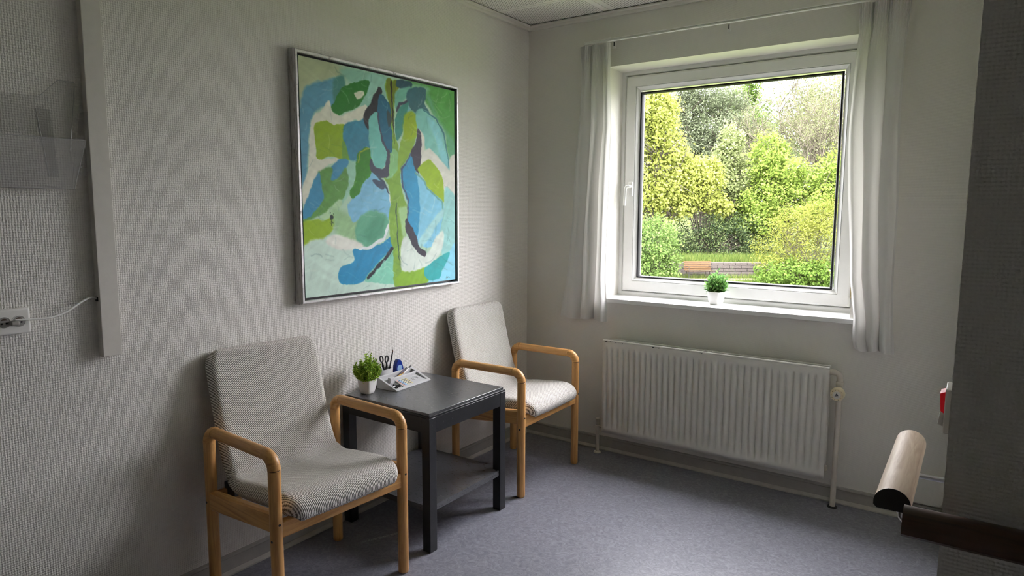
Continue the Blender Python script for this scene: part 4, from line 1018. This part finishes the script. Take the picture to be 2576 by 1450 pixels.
# pens and pencils in the long slot
def pen(name, label, a, b, r, body, tip, cat='pen'):
    t = thing(name, label, cat, at_org(*a), OG); v1 = Vector(b) - Vector(a)
    MB().tube([(0, 0, 0), tuple(v1 * 0.80)], r, 10).build('barrel', body, t); MB().tube([tuple(v1 * 0.80), tuple(v1)], [r * 1.05, r * 0.8], 10).build('cap', tip, t)
pen('pen', 'white pen with black cap lying in the organizer slot', (0.125, 0.094, 0.025), (0.222, 0.098, 0.066), 0.0042, 'pot', 'black')
pen('marker', 'black marker lying in the organizer slot', (0.105, 0.103, 0.024), (0.198, 0.105, 0.060), 0.0046, plain('mauve_barrel', (0.12, 0.09, 0.13), 0.4), 'black')
pen('pencil', 'yellow pencil lying in the organizer slot', (0.070, 0.090, 0.023), (0.160, 0.091, 0.046), 0.0036, plain('yellow_lacquer', (0.62, 0.38, 0.06), 0.35), plain('brown_wood_tip', (0.25, 0.13, 0.05), 0.6), 'pencil')
# index flags
fl = thing('index_flags', 'pad of coloured index flags in the organizer tray', 'sticky flags', at_org(0.112, 0.045, slope(0.045) - 0.0055), OG)
flc = [(0.70, 0.45, 0.42), (0.30, 0.52, 0.78), (0.62, 0.72, 0.80), (0.72, 0.66, 0.42), (0.60, 0.60, 0.58), (0.70, 0.62, 0.35)]
gr_ = (slope(1) - slope(0))
for k_, c_ in enumerate(flc):
    x0 = -0.034 + k_ * 0.0115
    MB().ring(wedge(x0, x0 + 0.0095, -0.024, 0.024, -0.002 - 0.024 * 0.34, -0.002 + 0.024 * 0.34, -0.0008 - 0.024 * 0.34, -0.0008 + 0.024 * 0.34)).build('flag_strip', plain('flag_%d' % k_, c_, 0.6), fl, smooth=False)
    for q in range(4):
        y0 = -0.020 + q * 0.011 + 0.003 * (k_ % 2)
        MB().ring(wedge(x0 + 0.001, x0 + 0.0085, y0, y0 + 0.003, -0.0012 + y0 * 0.34, -0.0012 + (y0 + 0.003) * 0.34, -0.0004 + y0 * 0.34, -0.0004 + (y0 + 0.003) * 0.34)).build('flag_mark', plain('flag_mark_%d_%d' % (k_, q), (0.06, 0.055, 0.04), 0.7) if (k_, q) == (0, 0) else bpy.data.materials['flag_mark_0_0'], fl, smooth=False)
# binder clips
for k_, (cx, cy, a) in enumerate(((0.030, 0.040, 0.4), (0.042, 0.026, -0.5), (0.024, 0.024, 1.2))):
    t = thing('binder_clip', ('black binder clip at the block end of the organizer tray', 'black binder clip nearest the index flags in the organizer', 'black binder clip at the tray corner by the potted plant')[k_], 'clip', at_org(cx, cy, slope(cy) - 0.0045), OG + a, 'binder clips in the organizer')
    MB().prism([(-0.006, 0.0), (0.006, 0.0), (0.0, 0.010)], -0.011, 0.011, lambda p, q, h: (h, p, q)).build('clip_body', 'black', t, bevel=0.0006)
    MB().tube([(-0.004, 0.004, 0.006), (-0.006, 0.017, 0.009), (0.0, 0.021, 0.010), (0.006, 0.017, 0.009), (0.004, 0.004, 0.006)], 0.0009, 6).build('wire_arm', 'steel', t)

# ------------------------------------------------------------------ the garden
GZ = -1.90
RT = np.array([_r[0], _r[1], 0]); RT /= np.linalg.norm(RT); FW = np.array([-RT[1], RT[0], 0])
MAT['grass'] = leafmat('meadow_grass', (0.035, 0.065, 0.012), (0.075, 0.115, 0.025), (0.16, 0.18, 0.05), 0.3)
MAT['lawn'] = plain('lawn_soil', (0.060, 0.078, 0.022), 0.95, 0.1, 0.5, 3)
MAT['gravel'] = plain('sandy_path', (0.125, 0.105, 0.075), 0.95, 0.1, 0.2, 40)
ORG = far(1790, 699, 34); ORG[2] = GZ                       # foot of the retaining wall
def gp(a, b, z=0.0): p = ORG + RT * a + FW * b; return (float(p[0]), float(p[1]), GZ + z)
m = MB().add([gp(-40, -36, 0), gp(40, -36, 0), gp(40, 0.1, 0), gp(-40, 0.1, 0)], [(0, 1, 2, 3)])
m.add([gp(-40, 0.1, 0.70), gp(40, 0.1, 0.70), gp(40, 6, 1.2), gp(-40, 6, 1.2), gp(40, 40, 4.5), gp(-40, 40, 4.5)], [(0, 1, 2, 3), (3, 2, 4, 5)])
struct(m.build('ground', 'lawn', smooth=False), 'grassy garden ground and planted bank outside the window', 'ground')
m = MB().add([gp(-9, -1.9, 0.012), gp(9, -1.9, 0.012), gp(9, -0.35, 0.012), gp(-9, -0.35, 0.012)], [(0, 1, 2, 3)])
struct(m.build('path', 'gravel', smooth=False), 'sandy strip of path at the foot of the block wall', 'path')

rwall = thing('retaining_wall', 'low grey concrete block retaining wall behind the bench', 'wall', gp(0, 0), math.atan2(RT[1], RT[0]))
MAT['block'] = plain('split_face_concrete', (0.070, 0.060, 0.053), 0.95, 0.1, 0.35, 22, bump=0.6)
BW, BH = 0.60, 0.155
proto = {}
for cidx in range(5):
    for bidx in range(-8, 8):
        key = (cidx * 5 + bidx * 3) % 4
        if key not in proto:
            o = MB().box((0.011, -0.006 * key, 0.009), (BW - 0.011, 0.24, BH - 0.009)).build('block', 'block', rwall, bevel=0.008, seg=1); proto[key] = o
        else:
            o = proto[key].copy(); COL.objects.link(o)
            o.parent = rwall
        o.location = (bidx * BW + (0.3 if cidx % 2 else 0.0), 0.012 * cidx, cidx * BH)
MB().box((-4.8, 0.06, 0.0), (4.8, 0.22, 0.76)).build('mortar_core', plain('dark_mortar', (0.02, 0.018, 0.016), 0.95), rwall, smooth=False)

bpos = gp(-0.86, -0.75); br = math.atan2(RT[1], RT[0]) + math.radians(7)
bench = thing('garden_bench', 'brown slatted wooden bench in front of the block wall', 'bench', bpos, br)
for k_ in range(5):
    z = 0.47 + k_ * 0.092; y = 0.20 + k_ * 0.022
    MB().box((-0.70, -0.014, -0.038), (0.70, 0.014, 0.038), Matrix.Rotation(math.radians(-13), 3, 'X'), (0, y, z)).build('back_slat', 'slat', bench, bevel=0.005, seg=1)
for k_ in range(4):
    MB().box((-0.70, -0.038, -0.014), (0.70, 0.038, 0.014), Matrix.Rotation(math.radians(4), 3, 'X'), (0, -0.20 + k_ * 0.095, 0.415 - k_ * 0.006)).build('seat_slat', 'slat', bench, bevel=0.005, seg=1)
for sx in (-0.6, 0.6):
    MB().tube([(sx, -0.21, 0.0), (sx, -0.22, 0.39), (sx, 0.16, 0.385), (sx, 0.20, 0.42), (sx, 0.31, 0.86)], 0.018, 8).build('side_frame', 'black', bench)
    MB().tube([(sx, 0.10, 0.385), (sx, 0.20, 0.0)], 0.018, 8).build('leg', 'black', bench)
    MB().tube([(sx, 0.23, 0.63), (sx, -0.20, 0.60), (sx, -0.215, 0.40)], 0.014, 8).build('armrest', 'black', bench)


def leaves(n, blobs, size, aspect, seed, shell=0.55, clump=0.16, ncl=70, up=0.35):
    """blobs: list of (centre xyz, radii xyz); returns verts, quads of separate leaves"""
    g = np.random.default_rng(seed); wts = np.array([b[1][0] * b[1][2] for b in blobs]); wts = wts / wts.sum(); Vs = []
    for (c, r), w in zip(blobs, wts):
        k = max(10, int(n * w)); c, r = np.array(c, float), np.array(r, float)
        d = g.normal(size=(ncl, 3)); d /= np.linalg.norm(d, axis=1)[:, None]; rad = 1 - shell * g.random((ncl, 1)) ** 2
        cc = d * rad
        pick = g.integers(0, ncl, k); p = cc[pick] + g.normal(scale=clump, size=(k, 3)); nrm = p / (np.linalg.norm(p, axis=1)[:, None] + 1e-6)
        pos = c + p * r
        nr = nrm * 0.5 + g.normal(scale=0.6, size=(k, 3)) + np.array([0, 0, up]); nr /= np.linalg.norm(nr, axis=1)[:, None]
        t = np.cross(nr, g.normal(size=(k, 3))); t /= np.linalg.norm(t, axis=1)[:, None]; b = np.cross(nr, t)
        s = size * g.uniform(0.6, 1.35, (k, 1))
        quad = np.stack([pos - t * s * 0.5, pos + b * s * aspect * 0.5 + nr * s * 0.06, pos + t * s * 0.5, pos - b * s * aspect * 0.5 + nr * s * 0.06], 1)
        Vs.append(quad.reshape(-1, 3))
    V = np.concatenate(Vs); return V, np.arange(len(V)).reshape(-1, 4)


def limb_mesh(base, tips, r0, seed, twigs=4, sides=5):
    g = random.Random(seed); m = MB(); base = Vector(base)
    for tp in tips:
        tp = Vector(tp); mid = base.lerp(tp, 0.5) + Vector((g.uniform(-.3, .3), g.uniform(-.3, .3), g.uniform(0, .4)))
        pts = [base * (1 - u) ** 2 + mid * 2 * u * (1 - u) + tp * u * u for u in (0, 1 / 6, 2 / 6, 0.5, 4 / 6, 5 / 6, 1)]
        m.tube(pts, [r0 * (1 - 0.85 * u) for u in np.linspace(0, 1, 7)], sides)
        for _ in range(twigs):
            i = g.randint(2, 5); s = pts[i]; L = (tp - base).length * g.uniform(0.12, 0.32)
            d = Vector((g.gauss(0, 1), g.gauss(0, 1), g.gauss(0.5, 0.7))).normalized(); e = s + d * L
            m.tube([s, s.lerp(e, 0.5) + Vector((0, 0, 0.05 * L)), e], [r0 * 0.35, r0 * 0.22, r0 * 0.06], 4)
    return m


def px_blob(px, py, d, rx, ry, depth_f=0.9):
    c = far(px, py, d); return (tuple(c), (rx / F_PX * d, rx / F_PX * d * depth_f, ry / F_PX * d))


MAT['bark'] = plain('grey_bark', (0.06, 0.052, 0.04), 0.9, 0.1, 0.3, 12)
MAT['twig'] = plain('tan_twig', (0.115, 0.10, 0.075), 0.9, 0.1, 0.2, 12)
LM = lambda n, c, tr=0.4: leafmat(n, tuple(x * 0.20 for x in c), tuple(x * 0.46 for x in c), tuple(x * 0.70 for x in c), tr)


def plant(name, label, cat, d, blobs, n, size, aspect, lm, base_px, seed, r0=0.10, clump=0.16, shell=0.55, group='trees and shrubs of the garden', twigs=5, ground=None, up=0.35, ncl=70):
    bl_ = [px_blob(a, b, d, rx, ry) for a, b, rx, ry in blobs]
    bp = far(base_px, 650, d); rel = (bp - ORG) @ FW
    z0 = 0.0 if rel < 0.1 else (0.70 + (rel - 0.1) * 0.085 if rel < 6 else 1.2 + (rel - 6) * 0.097)
    base = np.array([bp[0], bp[1], GZ + z0])
    t = thing(name, label, cat, tuple(base), 0, group)
    V, Fq = leaves(n, [(np.array(c) - base, r) for c, r in bl_], size, aspect, seed, shell, clump, ncl, up)
    fo = rawmesh('foliage', V, Fq, lm, t); fo['kind'] = 'stuff'
    tips = []
    g = random.Random(seed + 1)
    for c, r in bl_:
        for _ in range(3): tips.append(np.array(c) - base + np.array([g.uniform(-.6, .6) * r[0], g.uniform(-.6, .6) * r[1], g.uniform(-.3, .7) * r[2]]))
    limb_mesh((0, 0, 0), tips, r0, seed, twigs).build('trunk', 'bark', t)
    return t


YEL, FRESH, PINE, PALE, MID, DARK, FOR = (0.47, 0.53, 0.115), (0.21, 0.33, 0.085), (0.21, 0.25, 0.14), (0.38, 0.45, 0.18), (0.325, 0.455, 0.085), (0.055, 0.095, 0.028), (0.27, 0.30, 0.055)
plant('maple_tree', 'yellow-green maple tree rising over the bushes by the window handle', 'tree', 36, [(1650, 330, 60, 90), (1590, 420, 90, 120), (1690, 430, 60, 80), (1550, 300, 100, 100), (1660, 280, 45, 50), (1700, 510, 42, 48), (1640, 500, 60, 50), (1645, 245, 42, 36)], 30000, 0.16, 0.75, LM('maple_leaf', YEL), 1630, 21, 0.12)
plant('maple_sapling', 'small yellow-green maple with a forked trunk above the dark hedge', 'tree', 36.6, [(1760, 470, 58, 45), (1795, 520, 45, 32), (1725, 500, 45, 40), (1770, 430, 40, 35), (1730, 440, 35, 40)], 11000, 0.15, 0.75, LM('sapling_leaf', YEL), 1766, 22, 0.07)
plant('leafy_shrub', 'fresh green shrub beside the bench', 'shrub', 31.5, [(1640, 620, 65, 62), (1590, 650, 80, 70), (1685, 655, 32, 42), (1550, 600, 80, 90), (1650, 580, 50, 40), (1640, 685, 60, 25)], 17000, 0.115, 0.65, LM('fresh_leaf', FRESH), 1630, 23, 0.05)
plant('pine_tree', 'grey-green pine with a brown limb behind the maple', 'tree', 43, [(1770, 235, 62, 50), (1725, 245, 40, 40), (1805, 320, 70, 42), (1740, 360, 65, 55), (1835, 265, 45, 42), (1800, 380, 60, 40), (1720, 310, 40, 45)], 30000, 0.20, 0.26, LM('pine_needle', PINE, 0.25), 1780, 24, 0.16, clump=0.2)
plant('green_tree', 'bright green tree top standing behind the pine', 'tree', 47, [(1875, 255, 42, 58), (1850, 340, 50, 60), (1895, 380, 60, 60), (1880, 320, 45, 40)], 20000, 0.17, 0.7, LM('bright_leaf', (0.20, 0.32, 0.07)), 1880, 25, 0.15)
plant('whitebeam_bush', 'pale silvery green bush in the middle of the planting', 'shrub', 38.5, [(1830, 400, 40, 48), (1865, 450, 58, 50), (1805, 445, 48, 48), (1875, 510, 58, 40), (1830, 500, 50, 40), (1840, 350, 30, 40)], 18000, 0.15, 0.6, LM('whitebeam_leaf', PALE), 1840, 26, 0.08)
plant('lime_tree', 'light green spreading tree above the block wall', 'tree', 36.8, [(1960, 430, 65, 48), (2040, 470, 80, 50), (1920, 500, 58, 50), (2110, 440, 60, 60), (2000, 520, 80, 42), (1935, 390, 45, 55), (1900, 560, 60, 40), (2180, 460, 80, 80), (2090, 500, 70, 50)], 32000, 0.15, 0.7, LM('lime_leaf', MID), 1990, 27, 0.12)
plant('laurel_hedge', 'dark glossy evergreen hedge above the bench and wall', 'hedge', 36.4, [(1760, 605, 52, 46), (1825, 608, 56, 46), (1885, 602, 48, 50), (1718, 602, 40, 46), (1850, 570, 50, 30), (1790, 570, 50, 30), (1930, 610, 40, 45), (1740, 640, 45, 20), (1800, 642, 50, 18), (1860, 642, 50, 18), (1725, 650, 35, 14), (1775, 652, 40, 12), (1830, 648, 40, 14)], 20000, 0.10, 0.55, leafmat('laurel_leaf', (0.005, 0.010, 0.003), (0.016, 0.030, 0.009), (0.10, 0.13, 0.045), 0.15, 0.5, 0.10), 1800, 28, 0.05)
plant('forsythia_shrub', 'big yellowish shrub with brown twigs in front of the wall end', 'shrub', 30.5, [(2010, 620, 85, 90), (2085, 600, 90, 105), (1940, 645, 50, 60), (2160, 620, 95, 115), (1985, 560, 55, 45), (2060, 545, 60, 40)], 22000, 0.095, 0.42, LM('forsythia_leaf', FOR), 2040, 29, 0.03, twigs=12, up=0.6)
plant('ground_shrub', 'low green leafy shrub at the foot of the yellowish shrub', 'shrub', 29.8, [(2000, 690, 70, 36), (2070, 695, 60, 38), (1945, 690, 45, 30), (2140, 690, 80, 45)], 9000, 0.12, 0.7, LM('low_leaf', (0.17, 0.28, 0.05)), 2030, 30, 0.03)
plant('distant_tree', 'hazy green tree far behind the maple', 'tree', 65, [(1560, 270, 120, 110), (1670, 320, 70, 70), (1480, 330, 120, 150), (1680, 420, 80, 80)], 20000, 0.26, 0.7, LM('far_leaf', (0.20, 0.28, 0.10)), 1560, 31, 0.2)
plant('distant_tree', 'hazy green tree far behind the budding birch', 'tree', 65, [(1990, 330, 90, 95), (2090, 290, 90, 100), (2200, 300, 130, 140), (2060, 420, 130, 90)], 26000, 0.26, 0.7, LM('far_leaf_b', (0.19, 0.235, 0.095)), 2120, 32, 0.2)

plant('distant_tree', 'hazy green tree far behind the pine and the pale bush', 'tree', 56, [(1790, 330, 90, 90), (1880, 350, 80, 110), (1800, 440, 110, 80), (1930, 430, 80, 80), (1720, 400, 70, 90)], 26000, 0.26, 0.7, LM('far_leaf_c', (0.19, 0.26, 0.10)), 1820, 33, 0.2)

# the planting goes on to both sides of what the window shows
plant('hazel_bush', 'broad green hazel bush standing past the yellowish shrub', 'shrub', 33, [(2330, 560, 120, 130), (2450, 600, 110, 110), (2260, 470, 100, 100)], 15000, 0.17, 0.7, LM('hazel_leaf', (0.26, 0.39, 0.08)), 2360, 41, 0.06)
plant('ash_tree', 'tall light green ash tree past the budding birch', 'tree', 44, [(2330, 330, 130, 120), (2450, 400, 140, 130), (2560, 330, 140, 120), (2650, 470, 140, 140)], 22000, 0.24, 0.7, LM('ash_leaf', (0.24, 0.33, 0.10)), 2470, 42, 0.2)
plant('hawthorn_bush', 'round pale green hawthorn bush past the hazel bush', 'shrub', 34, [(2620, 590, 130, 120), (2760, 560, 130, 140), (2700, 480, 110, 80)], 14000, 0.17, 0.7, LM('hawthorn_leaf', (0.31, 0.39, 0.13)), 2690, 43, 0.06)
plant('alder_tree', 'dark green alder tree beyond the maple and fresh shrub', 'tree', 40, [(1400, 400, 130, 150), (1290, 470, 130, 150), (1420, 570, 110, 100), (1300, 300, 120, 110)], 20000, 0.22, 0.7, LM('alder_leaf', (0.17, 0.27, 0.07)), 1370, 44, 0.18)

# budding birch: a fountain of fine bare twigs with a scatter of small leaves
bb = far(2020, 640, 42); rel = (bb - ORG) @ FW; bz = GZ + 1.2 + max(0, rel - 6) * 0.097
birch = thing('birch_tree', 'tall budding birch with fine bare grey twigs against the sky', 'tree', (bb[0], bb[1], bz), 0, 'trees and shrubs of the garden')
g = random.Random(77); m = MB(); tipsV = []
def grow(p, d, L, r, lev):
    e = p + d * L; mid = p.lerp(e, 0.5) + Vector((g.gauss(0, .04), g.gauss(0, .04), g.gauss(0, .03))) * L
    m.tube([p, mid, e], [r, r * 0.8, r * 0.6], 5 if lev < 2 else 3, caps=False)
    if lev >= 2: tipsV.append(e); tipsV.append(mid)
    if lev >= 5: return
    for _ in range({0: 9, 1: 5, 2: 4, 3: 3, 4: 3}[lev]):
        nd = (d + Vector((g.gauss(0, .42), g.gauss(0, .42), g.gauss(0.10, .25)))).normalized()
        grow(p.lerp(e, g.uniform(0.35, 1.0)), nd, L * g.uniform(0.5, 0.72), max(0.006, r * 0.55), lev + 1)
for k_ in range(3): grow(Vector((k_ * 0.7 - 0.7, 0, 0)), Vector((0.05 + 0.16 * (k_ - 1), 0, 1)).normalized(), 5.2, 0.10, 0)
m.build('branches', 'twig', birch, smooth=False).name = 'branch_crown'
tv_ = np.array([tuple(p) for p in tipsV]); gg = np.random.default_rng(5); n = 30000
pos = tv_[gg.integers(0, len(tv_), n)] + gg.normal(scale=0.16, size=(n, 3)); nr = gg.normal(size=(n, 3)); nr /= np.linalg.norm(nr, axis=1)[:, None]
t_ = np.cross(nr, gg.normal(size=(n, 3))); t_ /= np.linalg.norm(t_, axis=1)[:, None]; b_ = np.cross(nr, t_); s_ = 0.085 * gg.uniform(.6, 1.3, (n, 1))
V = np.stack([pos - t_ * s_ * .5, pos + b_ * s_ * .35, pos + t_ * s_ * .5, pos - b_ * s_ * .35], 1).reshape(-1, 3)
fo = rawmesh('foliage', V, np.arange(len(V)).reshape(-1, 4), LM('birch_leaf', (0.25, 0.28, 0.125), 0.35), birch); fo['kind'] = 'stuff'

# grass blades along the wall top and at its foot: uncountable
gg = np.random.default_rng(9); Vv = []
def blades(n, a0, a1, b0, b1, zf, h):
    a = gg.uniform(a0, a1, n); b = gg.uniform(b0, b1, n); P0 = ORG + np.outer(a, RT) + np.outer(b, FW); P0[:, 2] = GZ + zf(b)
    hh = h * gg.uniform(0.4, 1.2, n); lean = gg.normal(scale=0.28, size=(n, 3)) * hh[:, None]; lean[:, 2] = hh
    w = np.outer(gg.uniform(0.006, 0.014, n), RT)
    Vv.append(np.stack([P0 - w, P0 + w, P0 + lean], 1).reshape(-1, 3))
blades(7000, -5, 5, 0.34, 1.4, lambda b: 0.70 + b * 0.085, 0.42)
blades(6000, -6, 6, -3.2, -1.9, lambda b: b * 0, 0.22)
blades(2500, -6, 6, -0.5, -0.16, lambda b: b * 0, 0.25)
Vg = np.concatenate(Vv); go = rawmesh('grass', Vg, np.arange(len(Vg)).reshape(-1, 3), 'grass'); go['kind'] = 'stuff'; tag(go, 'long green grass growing along the block wall', 'grass')
